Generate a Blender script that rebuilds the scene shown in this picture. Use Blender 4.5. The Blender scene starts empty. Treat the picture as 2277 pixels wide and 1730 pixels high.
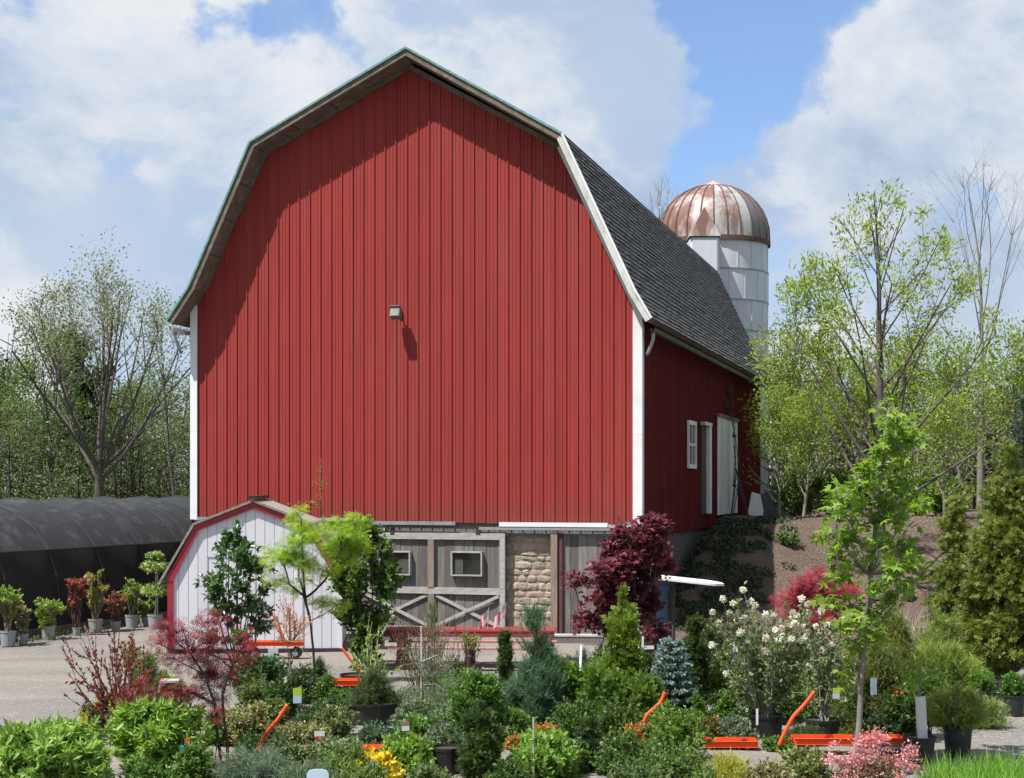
import bpy, math, random
import numpy as np
from mathutils import Vector, Matrix

# ------------------------------------------------------------------ camera, sky, sun
SC = bpy.context.scene
COL = SC.collection
KD = 2277 / 2211.0
F, CX, HY, H = 3400.0, 1138.5, 1082.0, 3.5

cam = bpy.data.objects.new('camera', bpy.data.cameras.new('camera'))
COL.objects.link(cam)
cam.location = (0, 0, H)
cam.rotation_euler = (math.radians(90), 0, 0)
cam.data.sensor_width = 36
cam.data.lens = 36 * F / 2277
cam.data.shift_y = (HY - 865) / 2277
cam.data.clip_end = 3000
SC.camera = cam

SUNV = Vector((-1.054, -0.734, 2.35)).normalized()
SUN_EL = math.asin(SUNV.z)
sun = bpy.data.objects.new('sun', bpy.data.lights.new('sun', 'SUN'))
COL.objects.link(sun)
sun.data.energy = 5.0
sun.data.angle = math.radians(0.5)
sun.data.color = (1.0, 0.955, 0.88)
sun.rotation_euler = SUNV.to_track_quat('Z', 'Y').to_euler()
sun.location = (0, 0, 60)

SC.view_settings.view_transform = 'Standard'
SC.view_settings.look = 'None'
SC.view_settings.exposure = 0.9
SC.view_settings.gamma = 1
SC.view_settings.use_curve_mapping = False
SC.cycles.max_bounces = 6
SC.cycles.transparent_max_bounces = 12


class NT:
    def __init__(s, tree):
        s.t = tree
        tree.nodes.clear()

    def n(s, typ, ins=None, **kw):
        nd = s.t.nodes.new(typ)
        for k, v in kw.items():
            setattr(nd, k, v)
        for k, v in (ins or {}).items():
            sock = nd.inputs[k]
            if isinstance(v, bpy.types.NodeSocket):
                s.t.links.new(v, sock)
            else:
                sock.default_value = v
        return nd

    def math(s, op, a, b=0.0, c=0.0, clamp=False):
        nd = s.n('ShaderNodeMath', {0: a, 1: b, 2: c}, operation=op, use_clamp=clamp)
        return nd.outputs[0]

    def vmath(s, op, a, b=(0, 0, 0)):
        nd = s.n('ShaderNodeVectorMath', {0: a, 1: b}, operation=op)
        return nd.outputs[1] if op in ('DOT_PRODUCT', 'LENGTH', 'DISTANCE') else nd.outputs[0]

    def ramp(s, fac, stops, interp='LINEAR'):
        nd = s.n('ShaderNodeValToRGB', {0: fac})
        cr = nd.color_ramp
        cr.interpolation = interp
        while len(cr.elements) < len(stops):
            cr.elements.new(0.5)
        for e, (p, c) in zip(cr.elements, stops):
            e.position = p
            e.color = c if len(c) == 4 else (*c, 1)
        return nd.outputs[0]

    def mix(s, fac, a, b, mode='MIX'):
        nd = s.n('ShaderNodeMix', {0: fac, 6: a, 7: b}, data_type='RGBA', blend_type=mode)
        return nd.outputs[2]

    def noise(s, vec, scale, detail=4, rough=.55, dist=0.0):
        nd = s.n('ShaderNodeTexNoise', {'Vector': vec, 'Scale': scale, 'Detail': detail, 'Roughness': rough, 'Distortion': dist})
        return nd.outputs[0]

    def map(s, vec, scale=(1, 1, 1), loc=(0, 0, 0), rot=(0, 0, 0)):
        return s.n('ShaderNodeMapping', {'Vector': vec, 'Scale': scale, 'Location': loc, 'Rotation': rot}).outputs[0]


def c4(c):
    return c if len(c) == 4 else (*c, 1)


def direction(xd, yd):
    v = Vector(((xd * KD - CX) / F, 1.0, -(yd * KD - HY) / F))
    return v.normalized()


world = bpy.data.worlds.new('World')
SC.world = world
world.use_nodes = True
w = NT(world.node_tree)
tc = w.n('ShaderNodeTexCoord').outputs['Generated']
sky = w.n('ShaderNodeTexSky', sky_type='NISHITA', sun_disc=False)
sky.sun_elevation = SUN_EL
sky.sun_rotation = math.atan2(SUNV.x, SUNV.y)
sky.altitude = 200
sky.air_density = 1.0
sky.dust_density = 0.6
sky.ozone_density = 1.6
skyc = w.mix(1.0, sky.outputs[0], (0.84, .96, 1.13, 1), 'MULTIPLY')
bg_sky = w.n('ShaderNodeBackground', {'Color': skyc, 'Strength': 0.088}).outputs[0]
# clouds: 3D noise over the direction, flattened a little, with real openings of blue
P = w.map(tc, scale=(1.0, 1.0, 1.3), loc=(0.370, 0.0, 0.210))
Pup = w.map(tc, scale=(1.0, 1.0, 1.3), loc=(0.930, 0.0, 0.205))
n1 = w.noise(P, 5.6, 8, .60, .3)
n1b = w.noise(P, 15.0, 6, .6, .4)
n2 = w.noise(Pup, 5.6, 8, .60, .3)
wv = w.n('ShaderNodeTexNoise', {'Vector': tc, 'Scale': 9.0, 'Detail': 4.0}).outputs[1]
wob = w.vmath('ADD', tc, w.vmath('MULTIPLY', w.vmath('SUBTRACT', wv, (0.5, 0.5, 0.5)), (0.16, 0.16, 0.16)))
wv2 = w.n('ShaderNodeTexNoise', {'Vector': tc, 'Scale': 34.0, 'Detail': 5.0, 'Roughness': .6}).outputs[1]
wob = w.vmath('ADD', wob, w.vmath('MULTIPLY', w.vmath('SUBTRACT', wv2, (0.5, 0.5, 0.5)), (0.055, 0.055, 0.055)))
holes = [(1560, 10, 0.034, .9), (1600, 90, 0.036, .9), (1550, 185, 0.026, .8), (1550, 280, 0.022, .8), (1680, 40, 0.048, .85), (1540, 110, .022, .6), (1560, 350, .018, .6),
         (1750, 110, 0.036, .55), (380, 5, 0.04, .3), (520, 5, 0.035, .32), (30, 5, .03, .4),
         (160, 370, 0.025, .4), (10, 255, 0.018, .4), (640, 60, .03, .3), (1570, 400, .022, .35), (2150, 340, .02, .2)]
hs = None
for (hx, hy, rad, amp) in holes:
    d = direction(hx, hy)
    ds = w.vmath('DISTANCE', wob, tuple(d))
    g = w.math('MULTIPLY', w.n('ShaderNodeMapRange', {0: ds, 1: rad * 1.5, 2: 0.0, 3: 0.0, 4: 1.0}, interpolation_type='SMOOTHSTEP').outputs[0], amp)
    hs = g if hs is None else w.math('ADD', hs, g)
hs = w.math('MINIMUM', hs, 0.9)
cov = w.math('ADD', w.math('MULTIPLY', n1, 1.6), w.math('MULTIPLY', n1b, 0.55))
cov = w.math('SUBTRACT', cov, w.math('MULTIPLY', hs, 0.62))
veil = w.n('ShaderNodeMapRange', {0: w.math('SUBTRACT', w.noise(P, 3.1, 6, .6, .5), w.math('MULTIPLY', hs, .38)), 1: 0.26, 2: 0.56, 3: 0.12, 4: 0.95}, interpolation_type='SMOOTHSTEP').outputs[0]
cov = w.n('ShaderNodeMapRange', {0: cov, 1: 0.90, 2: 1.10, 3: 0.0, 4: 1.0}, interpolation_type='SMOOTHSTEP').outputs[0]
shade = w.math('ADD', w.math('MULTIPLY', w.math('SUBTRACT', n1, n2), 3.0), w.math('MULTIPLY', w.math('SUBTRACT', n1b, .5), .7))
shade = w.math('ADD', shade, .50, clamp=True)
ccol = w.ramp(shade, [(0.0, (.335, .415, .54)), (.30, (.43, .505, .62)), (.58, (.53, .58, .66)), (1.0, (.65, .675, .705))])
vcol = w.ramp(w.noise(P, 4.0, 4, .5), [(.3, (.34, .44, .60)), (.7, (.50, .57, .68))])
bg_cl = w.n('ShaderNodeBackground', {'Color': ccol, 'Strength': 0.68}).outputs[0]
bg_veil = w.n('ShaderNodeBackground', {'Color': vcol, 'Strength': 0.66}).outputs[0]
mixv = w.n('ShaderNodeMixShader', {0: veil, 1: bg_sky, 2: bg_veil}).outputs[0]
mixw = w.n('ShaderNodeMixShader', {0: cov, 1: mixv, 2: bg_cl}).outputs[0]
w.n('ShaderNodeOutputWorld', {0: mixw})

# ------------------------------------------------------------------ helpers
R = math.radians


def atx(xd, Y):
    return (xd * KD - CX) / F * Y


def atz(yd, Y):
    return H - (yd * KD - HY) / F * Y


def px(n, Y):
    return n * KD / F * Y


PHI = math.atan(992.0 / F)
ex = Vector((math.cos(PHI), -math.sin(PHI), 0))   # barn local x: along the facade to the right
ey = Vector((math.sin(PHI), math.cos(PHI), 0))    # barn local y: depth
CR = Vector((atx(1385, 35.0), 35.0, 0))
BW = 11.44
BL = 22.4
OL = CR - ex * BW


def smooth(a, b, x):
    t = np.clip((x - a) / (b - a), 0, 1)
    return t * t * (3 - 2 * t)


def gh(X, Y):
    dx, dy = X - CR.x, Y - CR.y
    s = dx * ex.x + dy * ex.y
    d = dx * ey.x + dy * ey.y
    k = smooth(1.2, 4.5, s)
    return (2.5 + .1 * k) * smooth(-1.0 + 1.5 * k, 9.5 + 3.0 * k, d) * smooth(-1.2, 0.6, s)


def gz(X, Y):
    return float(gh(np.float64(X), np.float64(Y)))


def link(o, parent=None):
    COL.objects.link(o)
    if parent is not None:
        o.parent = parent
    return o


def thing(name, label, cat, loc=(0, 0, 0), rotz=0.0, group=None):
    o = bpy.data.objects.new(name, None)
    o.empty_display_size = .2
    COL.objects.link(o)
    o.location = loc
    o.rotation_euler = (0, 0, rotz)
    o['label'] = label
    o['category'] = cat
    if group:
        o['group'] = group
    return o


def dup(root, loc, rotz=0.0, scale=1.0, label=None, group=None):
    r = root.copy()
    COL.objects.link(r)
    r.location = loc
    r.rotation_euler = (0, 0, rotz)
    r.scale = (scale, scale, scale) if not isinstance(scale, tuple) else scale
    if label:
        r['label'] = label
    if group:
        r['group'] = group
    for ch in list(root.children):
        c = ch.copy()
        COL.objects.link(c)
        c.parent = r
        for g in list(ch.children):
            k = g.copy()
            COL.objects.link(k)
            k.parent = c
    return r


class MB:
    def __init__(s):
        s.v, s.f, s.m = [], [], []

    def add(s, vs, fs, mi=0):
        o = len(s.v)
        s.v += [tuple(p) for p in vs]
        s.f += [tuple(i + o for i in f) for f in fs]
        s.m += [mi] * len(fs)

    def box(s, c, size, rz=0.0, mi=0, rot=None):
        hx, hy, hz = size[0] / 2, size[1] / 2, size[2] / 2
        vs = [Vector((x, y, z)) for x in (-hx, hx) for y in (-hy, hy) for z in (-hz, hz)]
        M = rot if rot is not None else Matrix.Rotation(rz, 3, 'Z')
        s.add([M @ p + Vector(c) for p in vs], [(0, 1, 3, 2), (4, 6, 7, 5), (0, 4, 5, 1), (2, 3, 7, 6), (0, 2, 6, 4), (1, 5, 7, 3)], mi)

    def bb(s, a, b, mi=0):
        s.box([(a[i] + b[i]) / 2 for i in range(3)], [abs(b[i] - a[i]) for i in range(3)], mi=mi)

    def beam(s, p0, p1, w_, h_, up=(0, 0, 1), mi=0):
        p0, p1 = Vector(p0), Vector(p1)
        d = (p1 - p0)
        L = d.length
        d.normalize()
        x = d.cross(Vector(up))
        if x.length < 1e-4:
            x = Vector((1, 0, 0))
        x.normalize()
        z = x.cross(d)
        M = Matrix((x, d, z)).transposed()
        s.box((p0 + p1) / 2, (w_, L, h_), rot=M, mi=mi)

    def tube(s, pts, r, n=8, cap=True, mi=0):
        pts = [Vector(p) for p in pts]
        rr = r if isinstance(r, (list, tuple)) else [r] * len(pts)
        rings = []
        x = None
        for i, p in enumerate(pts):
            d = (pts[min(i + 1, len(pts) - 1)] - pts[max(i - 1, 0)]).normalized()
            if x is None:
                x = d.cross(Vector((0, 0, 1)))
                if x.length < .05:
                    x = d.cross(Vector((1, 0, 0)))
            x = (x - d * x.dot(d)).normalized()
            y = d.cross(x)
            rings.append([p + (x * math.cos(2 * math.pi * k / n) + y * math.sin(2 * math.pi * k / n)) * rr[i] for k in range(n)])
        vs = [q for g in rings for q in g]
        fs = []
        for i in range(len(rings) - 1):
            for k in range(n):
                a, b = i * n + k, i * n + (k + 1) % n
                fs.append((a, b, b + n, a + n))
        if cap:
            fs.append(tuple(range(n))[::-1])
            fs.append(tuple((len(rings) - 1) * n + k for k in range(n)))
        s.add(vs, fs, mi)

    def lathe(s, prof, n=20, c=(0, 0, 0), mi=0):
        vs, fs = [], []
        for (r, z) in prof:
            for k in range(n):
                a = 2 * math.pi * k / n
                vs.append((c[0] + r * math.cos(a), c[1] + r * math.sin(a), c[2] + z))
        for i in range(len(prof) - 1):
            for k in range(n):
                a, b = i * n + k, i * n + (k + 1) % n
                fs.append((a, b, b + n, a + n))
        s.add(vs, fs, mi)

    def prism(s, poly, a, b, axis=1, mi=0):
        """poly: 2D points (u, z); extruded along local y from a to b"""
        n = len(poly)
        vs = [(p[0], a, p[1]) for p in poly] + [(p[0], b, p[1]) for p in poly]
        fs = [tuple(range(n)), tuple(range(n, 2 * n))[::-1]] + [(i, (i + 1) % n + 0, (i + 1) % n + n, i + n)[::-1] for i in range(n)]
        s.add(vs, fs, mi)

    def build(s, name, mat, parent=None, smooth_=False, kind=None, label=None, bevel=0):
        me = bpy.data.meshes.new(name)
        me.from_pydata(s.v, [], s.f)
        for mm in (mat if isinstance(mat, (list, tuple)) else [mat]):
            me.materials.append(mm)
        if any(s.m):
            me.polygons.foreach_set('material_index', s.m)
        if smooth_:
            me.polygons.foreach_set('use_smooth', [True] * len(me.polygons))
        me.update()
        o = bpy.data.objects.new(name, me)
        link(o, parent)
        if bevel:
            b = o.modifiers.new('bevel', 'BEVEL')
            b.width = bevel
            b.segments = 1
            b.limit_method = 'ANGLE'
        if kind:
            o['kind'] = kind
        if label:
            o['label'] = label
        return o


def np_mesh(name, V, Fa, mat, parent=None, tint=None, kind=None, smooth_=False):
    """V (n,3), Fa (m,k) arrays"""
    me = bpy.data.meshes.new(name)
    m, k = Fa.shape
    me.vertices.add(len(V))
    me.vertices.foreach_set('co', np.asarray(V, dtype=np.float32).ravel())
    me.loops.add(m * k)
    me.loops.foreach_set('vertex_index', Fa.astype(np.int32).ravel())
    me.polygons.add(m)
    me.polygons.foreach_set('loop_start', np.arange(m, dtype=np.int32) * k)
    me.polygons.foreach_set('loop_total', np.full(m, k, dtype=np.int32))
    if smooth_:
        me.polygons.foreach_set('use_smooth', np.ones(m, dtype=bool))
    me.materials.append(mat)
    if tint is not None:
        a = me.attributes.new('tint', 'FLOAT', 'POINT')
        a.data.foreach_set('value', np.asarray(tint, dtype=np.float32))
    me.update(calc_edges=True)
    o = bpy.data.objects.new(name, me)
    link(o, parent)
    if kind:
        o['kind'] = kind
    return o


# ------------------------------------------------------------------ materials
AF = 0.80
def mat(name, col, col2=None, scale=6.0, stretch=(1, 1, 1), rough=.75, bump=0.0, bscale=40.0, metal=0.0, spec=.4,
        col3=None, scale3=1.5, amt3=.5, contrast=(.35, .68), detail=6, vary=0.0):
    m = bpy.data.materials.new(name)
    m.use_nodes = True
    t = NT(m.node_tree)
    oc = t.n('ShaderNodeTexCoord').outputs['Object']
    v = t.map(oc, scale=stretch)
    nz = t.noise(v, scale, detail, .6)
    fac = t.n('ShaderNodeMapRange', {0: nz, 1: contrast[0], 2: contrast[1]}).outputs[0]
    col2 = col2 or tuple(c * .75 for c in col[:3])
    col, col2 = tuple(c * AF for c in col[:3]), tuple(c * AF for c in col2[:3])
    col3 = tuple(c * AF for c in col3[:3]) if col3 else None
    c = t.mix(fac, c4(col), c4(col2))
    if vary:
        rnd = t.n('ShaderNodeObjectInfo').outputs['Random']
        rv = t.n('ShaderNodeMapRange', {0: rnd, 3: 1 - vary, 4: 1 + vary}).outputs[0]
        c = t.mix(1.0, c, t.n('ShaderNodeCombineColor', {0: rv, 1: rv, 2: rv}).outputs[0], 'MULTIPLY')
    if col3:
        n3 = t.noise(t.map(oc, scale=stretch, loc=(3.1, 1.7, 5.2)), scale3, 5, .65, .4)
        f3 = t.n('ShaderNodeMapRange', {0: n3, 1: 1 - amt3 - .06, 2: 1 - amt3 + .10}).outputs[0]
        c = t.mix(f3, c, c4(col3))
    if name == 'red painted metal':   # mud splashed along the foot of the sheets
        z_ = t.n('ShaderNodeSeparateXYZ', {0: oc}).outputs[2]
        sp_ = t.noise(t.map(oc, scale=(1.2, 1, .5)), 3.5, 6, .7)
        fz = t.n('ShaderNodeMapRange', {0: t.math('ADD', z_, t.math('MULTIPLY', sp_, -1.6)), 1: 1.75, 2: 2.5, 3: .55, 4: 0.0}).outputs[0]
        c = t.mix(fz, c, (.15, .048, .036, 1))
    b = t.n('ShaderNodeBsdfPrincipled', {'Base Color': c, 'Roughness': rough, 'Metallic': metal, 'Specular IOR Level': spec})
    if bump:
        bn = t.noise(t.map(oc, scale=stretch), bscale, 5, .65)
        bp = t.n('ShaderNodeBump', {'Height': bn, 'Strength': bump, 'Distance': .02})
        t.t.links.new(bp.outputs[0], b.inputs['Normal'])
    t.n('ShaderNodeOutputMaterial', {0: b.outputs[0]})
    return m


LEAFM = {}
LF = 1.2


def leafmat(c1, c2, trans=.3, rough=.5, spec=.35, c3=None):
    key = (c1, c2, trans, rough, spec, c3)
    if key in LEAFM:
        return LEAFM[key]
    m = bpy.data.materials.new('leaf')
    m.use_nodes = True
    t = NT(m.node_tree)
    a = t.n('ShaderNodeAttribute', attribute_name='tint').outputs['Fac']
    c1, c2 = tuple(c * LF for c in c1), tuple(c * LF for c in c2)
    c3 = tuple(c * LF for c in c3) if c3 else None
    st = [(0.0, c1), (.8, c2)] if c3 is None else [(0.0, c1), (.7, c2), (.93, c2), (.96, c3)]
    c = t.ramp(a, st)
    b = t.n('ShaderNodeBsdfPrincipled', {'Base Color': c, 'Roughness': rough, 'Specular IOR Level': spec})
    tr = t.n('ShaderNodeBsdfTranslucent', {'Color': t.mix(1.0, c, (1.25, 1.35, .7, 1), 'MULTIPLY')})
    mx = t.n('ShaderNodeMixShader', {0: min(.5, trans + .06), 1: b.outputs[0], 2: tr.outputs[0]})
    t.n('ShaderNodeOutputMaterial', {0: mx.outputs[0]})
    LEAFM[key] = m
    return m


M = dict(
    moss=mat('mossy gutter', (.10, .105, .07), (.06, .065, .045), scale=4, rough=.9, col3=(.22, .22, .19), scale3=3, amt3=.35),
    red=mat('red painted metal', (.330, .043, .039), (.265, .036, .034), scale=7, stretch=(1, 1, .05), rough=.62, spec=.16, bump=.12, bscale=2.2,
            col3=(.305, .055, .050), scale3=2.5, amt3=.42, vary=0.045),
    redside=mat('shade darkened weathered red', (.145, .02, .019), (.105, .017, .017), scale=3, stretch=(1, 1, .15), rough=.8, spec=.1, col3=(.12, .03, .027), scale3=4, amt3=.35),  # side siding red, its colour darkened to carry the shade on that wall
    white=mat('white paint', (.78, .80, .82), (.70, .72, .74), scale=3, rough=.5, col3=(.55, .55, .52), scale3=5, amt3=.3),
    whiteold=mat('old white paint', (.66, .68, .68), (.50, .50, .47), scale=9, stretch=(1, 1, .3), rough=.8, col3=(.30, .28, .25), scale3=7, amt3=.38),
    soffit=mat('weathered soffit timber', (.21, .16, .125), (.13, .095, .08), scale=3, rough=.85, bump=.2, col3=(.32, .25, .19), scale3=6, amt3=.4),
    fascia=mat('worn fascia board', (.17, .14, .11), (.10, .08, .065), scale=6, rough=.8, col3=(.25, .22, .18), scale3=9, amt3=.4),
    verd=mat('green drip edge', (.09, .22, .20), (.20, .36, .33), scale=8, rough=.5),
    shingle=mat('asphalt shingle', (.095, .097, .105), (.045, .047, .052), scale=9, stretch=(1, .5, 1), rough=.9, bump=.5, bscale=60, col3=(.17, .165, .165), scale3=11, amt3=.42),
    roofold=mat('grey roof edge', (.33, .31, .28), (.20, .19, .17), scale=14, rough=.9, bump=.3),
    greywood=mat('grey weathered wood', (.215, .205, .20), (.135, .128, .125), scale=3.2, stretch=(7, 7, .55), rough=.85, bump=.35, bscale=10, col3=(.30, .28, .26), scale3=2.2, amt3=.36, vary=0.18),
    greywood2=mat('darker weathered wood', (.165, .155, .15), (.10, .09, .085), scale=3.2, stretch=(7, 7, .5), rough=.88, bump=.35, bscale=10, col3=(.27, .22, .18), scale3=2.6, amt3=.33, vary=0.18),
    palewood=mat('pale weathered trim', (.44, .43, .42), (.30, .29, .27), scale=5, stretch=(1, 3, 3), rough=.85, bump=.2, col3=(.25, .22, .19), scale3=9, amt3=.35),
    brownwood=mat('brown weathered post', (.29, .22, .17), (.19, .14, .11), scale=4, stretch=(6, 6, .6), rough=.85, bump=.3, col3=(.40, .36, .31), scale3=5, amt3=.38),
    redpost=mat('red brown post', (.12, .05, .04), (.08, .035, .03), scale=5, stretch=(5, 5, .5), rough=.8),
    mortar=mat('lime mortar', (.44, .34, .25), (.34, .26, .19), scale=9, rough=.95, bump=.5),
    stone=mat('field stone', (.42, .335, .27), (.29, .24, .20), scale=7, rough=.93, bump=.6, bscale=22, col3=(.30, .26, .21), scale3=5, amt3=.4, vary=0.22),
    stone2=mat('grey field stone', (.35, .315, .27), (.25, .20, .155), scale=8, rough=.93, bump=.6, bscale=22, col3=(.45, .38, .30), scale3=5, amt3=.4, vary=0.2),
    darkstone=mat('foundation wall', (.12, .11, .10), (.07, .065, .06), scale=4, rough=.95, bump=.6),
    glass=mat('dark window glass', (.010, .013, .012), (.02, .025, .022), scale=2, rough=.08, spec=.8),
    curtain=mat('curtain', (.09, .09, .085), (.06, .06, .06), scale=4, rough=.9),
    metal=mat('galvanised steel', (.42, .44, .45), (.30, .32, .34), scale=5, rough=.45, metal=.5),
    darkmetal=mat('dark metal', (.06, .06, .065), (.04, .04, .04), scale=5, rough=.5, metal=.4),
    lampbody=mat('lamp housing', (.20, .185, .15), (.14, .13, .11), scale=12, rough=.6),
    lampglass=mat('lamp lens', (.30, .30, .27), (.22, .22, .20), scale=4, rough=.2),
    silow=mat('silo enamel', (.66, .70, .76), (.57, .61, .68), scale=2.2, stretch=(1, 1, .3), rough=.5, col3=(.46, .43, .43), scale3=2.2, amt3=.30, vary=0.04),
    silorust=mat('rusting galvanised dome', (.60, .60, .60), (.42, .42, .43), scale=2.0, rough=.45, metal=.25, col3=(.34, .13, .09), scale3=.5, amt3=.56, bump=.05),
    rustseam=mat('rusty seam', (.15, .075, .06), (.09, .05, .045), scale=6, rough=.85),
    shed=mat('shed siding paint', (.72, .73, .79), (.66, .67, .74), scale=2.5, stretch=(1, 1, .2), rough=.6, vary=0.03),
    groove=mat('siding groove', (.42, .43, .50), (.38, .39, .45), scale=4, rough=.8),
    shedred=mat('red trim paint', (.36, .022, .045), (.30, .02, .04), scale=5, rough=.5),
    cloth=mat('black shade cloth', (.020, .023, .028), (.011, .013, .016), scale=5, rough=.8, bump=.3, bscale=14, col3=(.05, .053, .058), scale3=2.0, amt3=.42),
    clothlow=mat('black side netting', (.010, .011, .012), (.016, .019, .016), scale=3, rough=.9, col3=(.026, .03, .026), scale3=2.4, amt3=.35),
    hoop=mat('hoop showing through cloth', (.045, .05, .056), (.03, .033, .037), scale=7, rough=.7),
    orange=mat('orange powder coat', (.80, .10, .02), (.70, .085, .02), scale=5, rough=.5, spec=.35, col3=(.38, .075, .035), scale3=13, amt3=.36),
    black=mat('black plastic', (.012, .013, .014), (.02, .021, .021), scale=6, rough=.45),
    blackpot=mat('black nursery pot', (.018, .021, .022), (.028, .032, .031), scale=8, rough=.5, spec=.4),
    greypot=mat('pale grey nursery pot', (.36, .38, .39), (.28, .30, .31), scale=5, stretch=(1, 1, .4), rough=.6, col3=(.22, .22, .21), scale3=6, amt3=.33),
    soil=mat('potting soil', (.035, .024, .017), (.06, .042, .03), scale=18, rough=.95, bump=.8),
    bark=mat('grey brown bark', (.13, .11, .095), (.075, .062, .054), scale=8, stretch=(3, 3, .6), rough=.92, bump=.5),
    barkpale=mat('pale grey bark', (.26, .245, .22), (.17, .16, .14), scale=9, stretch=(2, 2, .8), rough=.9, bump=.4),
    barkdark=mat('dark bark', (.055, .045, .042), (.035, .03, .028), scale=9, rough=.9),
    barkred=mat('reddish twig bark', (.13, .055, .055), (.09, .045, .045), scale=9, rough=.85),
    barktan=mat('tan twig bark', (.27, .19, .14), (.18, .13, .10), scale=9, rough=.88),
    tablered=mat('faded red paint', (.30, .045, .05), (.20, .03, .035), scale=5, stretch=(.4, 3, 3), rough=.65, col3=(.40, .19, .17), scale3=5, amt3=.32),
    tablepink=mat('sun bleached red boards', (.40, .22, .20), (.30, .14, .13), scale=6, stretch=(.4, 3, 3), rough=.8),
    blue=mat('blue plastic', (.02, .20, .52), (.018, .17, .45), scale=3, rough=.4),
    bluedull=mat('translucent blue drum', (.07, .18, .26), (.05, .13, .19), scale=3, rough=.5),
    plainwhite=mat('white plastic', (.85, .85, .86), (.80, .80, .82), scale=3, rough=.5),
    paleblue=mat('pale blue board', (.50, .63, .74), (.45, .58, .70), scale=3, rough=.5),
    cyan=mat('cyan tape', (.05, .42, .52), (.04, .36, .46), scale=3, rough=.5),
    flagred=mat('flag red', (.50, .03, .045), (.45, .03, .04), scale=4, rough=.8),
    flagwhite=mat('flag white', (.75, .74, .74), (.70, .70, .70), scale=4, rough=.8),
    flagblue=mat('flag blue', (.04, .05, .16), (.03, .04, .13), scale=4, rough=.8),
    stake=mat('bamboo stake', (.52, .48, .40), (.42, .38, .30), scale=9, rough=.7),
    sleeve=mat('white trunk guard', (.72, .72, .74), (.62, .62, .65), scale=9, rough=.6, col3=(.35, .35, .36), scale3=8, amt3=.3),
)


# ------------------------------------------------------------------ ground
def axis(parts):
    out = []
    for a, b, st in parts:
        out += list(np.arange(a, b, st))
    out.append(parts[-1][1])
    return np.array(out)


gx = axis([(-900, -200, 100), (-200, -40, 16), (-40, -16, 2), (-16, 26, .22), (26, 60, 2.5), (60, 200, 14), (200, 900, 100)])
gy = axis([(-300, 0, 50), (0, 12, 3), (12, 64, .22), (64, 110, 3), (110, 250, 20), (250, 1600, 150)])
GX, GY = np.meshgrid(gx, gy)
GZ = gh(GX, GY)
rs = np.random.RandomState(5)
near = (GX > -16) & (GX < 26) & (GY > 12) & (GY < 64)


def vnoise(X, Y, s, seed):
    r = np.random.RandomState(seed)
    tab = r.rand(256, 256)
    xi, yi = X / s + 1000.0, Y / s + 1000.0
    x0, y0 = np.floor(xi).astype(int), np.floor(yi).astype(int)
    fx, fy = xi - x0, yi - y0
    fx, fy = fx * fx * (3 - 2 * fx), fy * fy * (3 - 2 * fy)
    g = lambda a, b: tab[a % 256, b % 256]
    return (g(x0, y0) * (1 - fx) + g(x0 + 1, y0) * fx) * (1 - fy) + (g(x0, y0 + 1) * (1 - fx) + g(x0 + 1, y0 + 1) * fx) * fy


GZ = GZ + (vnoise(GX, GY, 3.0, 1) - .5) * .05 + (vnoise(GX, GY, .7, 2) - .5) * .025 * near
S_ = (GX - CR.x) * ex.x + (GY - CR.y) * ex.y
D_ = (GX - CR.x) * ey.x + (GY - CR.y) * ey.y
bank = smooth(0.5, 3, D_) * smooth(-1.0, 0.2, S_)
GZ = GZ + bank * near * (vnoise(GX, GY, .45, 3) - .5) * .08
V = np.stack([GX.ravel(), GY.ravel(), GZ.ravel()], 1)
ny, nx = GX.shape
idx = np.arange(ny * nx).reshape(ny, nx)
Q = np.stack([idx[:-1, :-1].ravel(), idx[:-1, 1:].ravel(), idx[1:, 1:].ravel(), idx[1:, :-1].ravel()], 1)
qc = V[Q].mean(1)
qs = (qc[:, 0] - CR.x) * ex.x + (qc[:, 1] - CR.y) * ex.y
qd = (qc[:, 0] - CR.x) * ey.x + (qc[:, 1] - CR.y) * ey.y
edge = .5 * np.sin(qc[:, 0] * .8) + .35 * np.sin(qc[:, 0] * 2.3 + 1)
is_bank = (qs > -1) & (qd > -1.6 + edge) & (qd < 30) & (qs < 24)
is_yard = (~is_bank) & (qc[:, 1] < 47) & (qc[:, 0] > -40) & (qc[:, 0] < 30) & (qc[:, 1] > -20)


def groundmat(name, cols, s1, s2, bump):
    m = bpy.data.materials.new(name)
    m.use_nodes = True
    t = NT(m.node_tree)
    oc = t.n('ShaderNodeTexCoord').outputs['Object']
    big = t.noise(t.map(oc, scale=(.35, 1.5, 1) if name == 'grey gravel' else (1, 1, 1)), s1, 5, .6, .6)
    fine = t.noise(oc, s2, 4, .75)
    vor = t.n('ShaderNodeTexVoronoi', {'Vector': oc, 'Scale': s2 * .8})
    c = t.mix(t.n('ShaderNodeMapRange', {0: big, 1: .38, 2: .64}).outputs[0], c4(cols[0]), c4(cols[1]))
    c = t.mix(t.n('ShaderNodeMapRange', {0: fine, 1: .42, 2: .60, 4: .75}).outputs[0], c, c4(cols[2]))
    sp = t.n('ShaderNodeMapRange', {0: t.vmath('DOT_PRODUCT', vor.outputs['Color'], (.33, .33, .34)), 1: .72, 2: .8, 4: .4}).outputs[0]
    c = t.mix(sp, c, c4(cols[3]))
    b = t.n('ShaderNodeBsdfPrincipled', {'Base Color': c, 'Roughness': .95, 'Specular IOR Level': .2})
    hgt = t.math('ADD', fine, t.math('MULTIPLY', vor.outputs['Distance'], -.8))
    bp = t.n('ShaderNodeBump', {'Height': hgt, 'Strength': bump, 'Distance': .03})
    t.t.links.new(bp.outputs[0], b.inputs['Normal'])
    t.n('ShaderNodeOutputMaterial', {0: b.outputs[0]})
    return m


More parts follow.
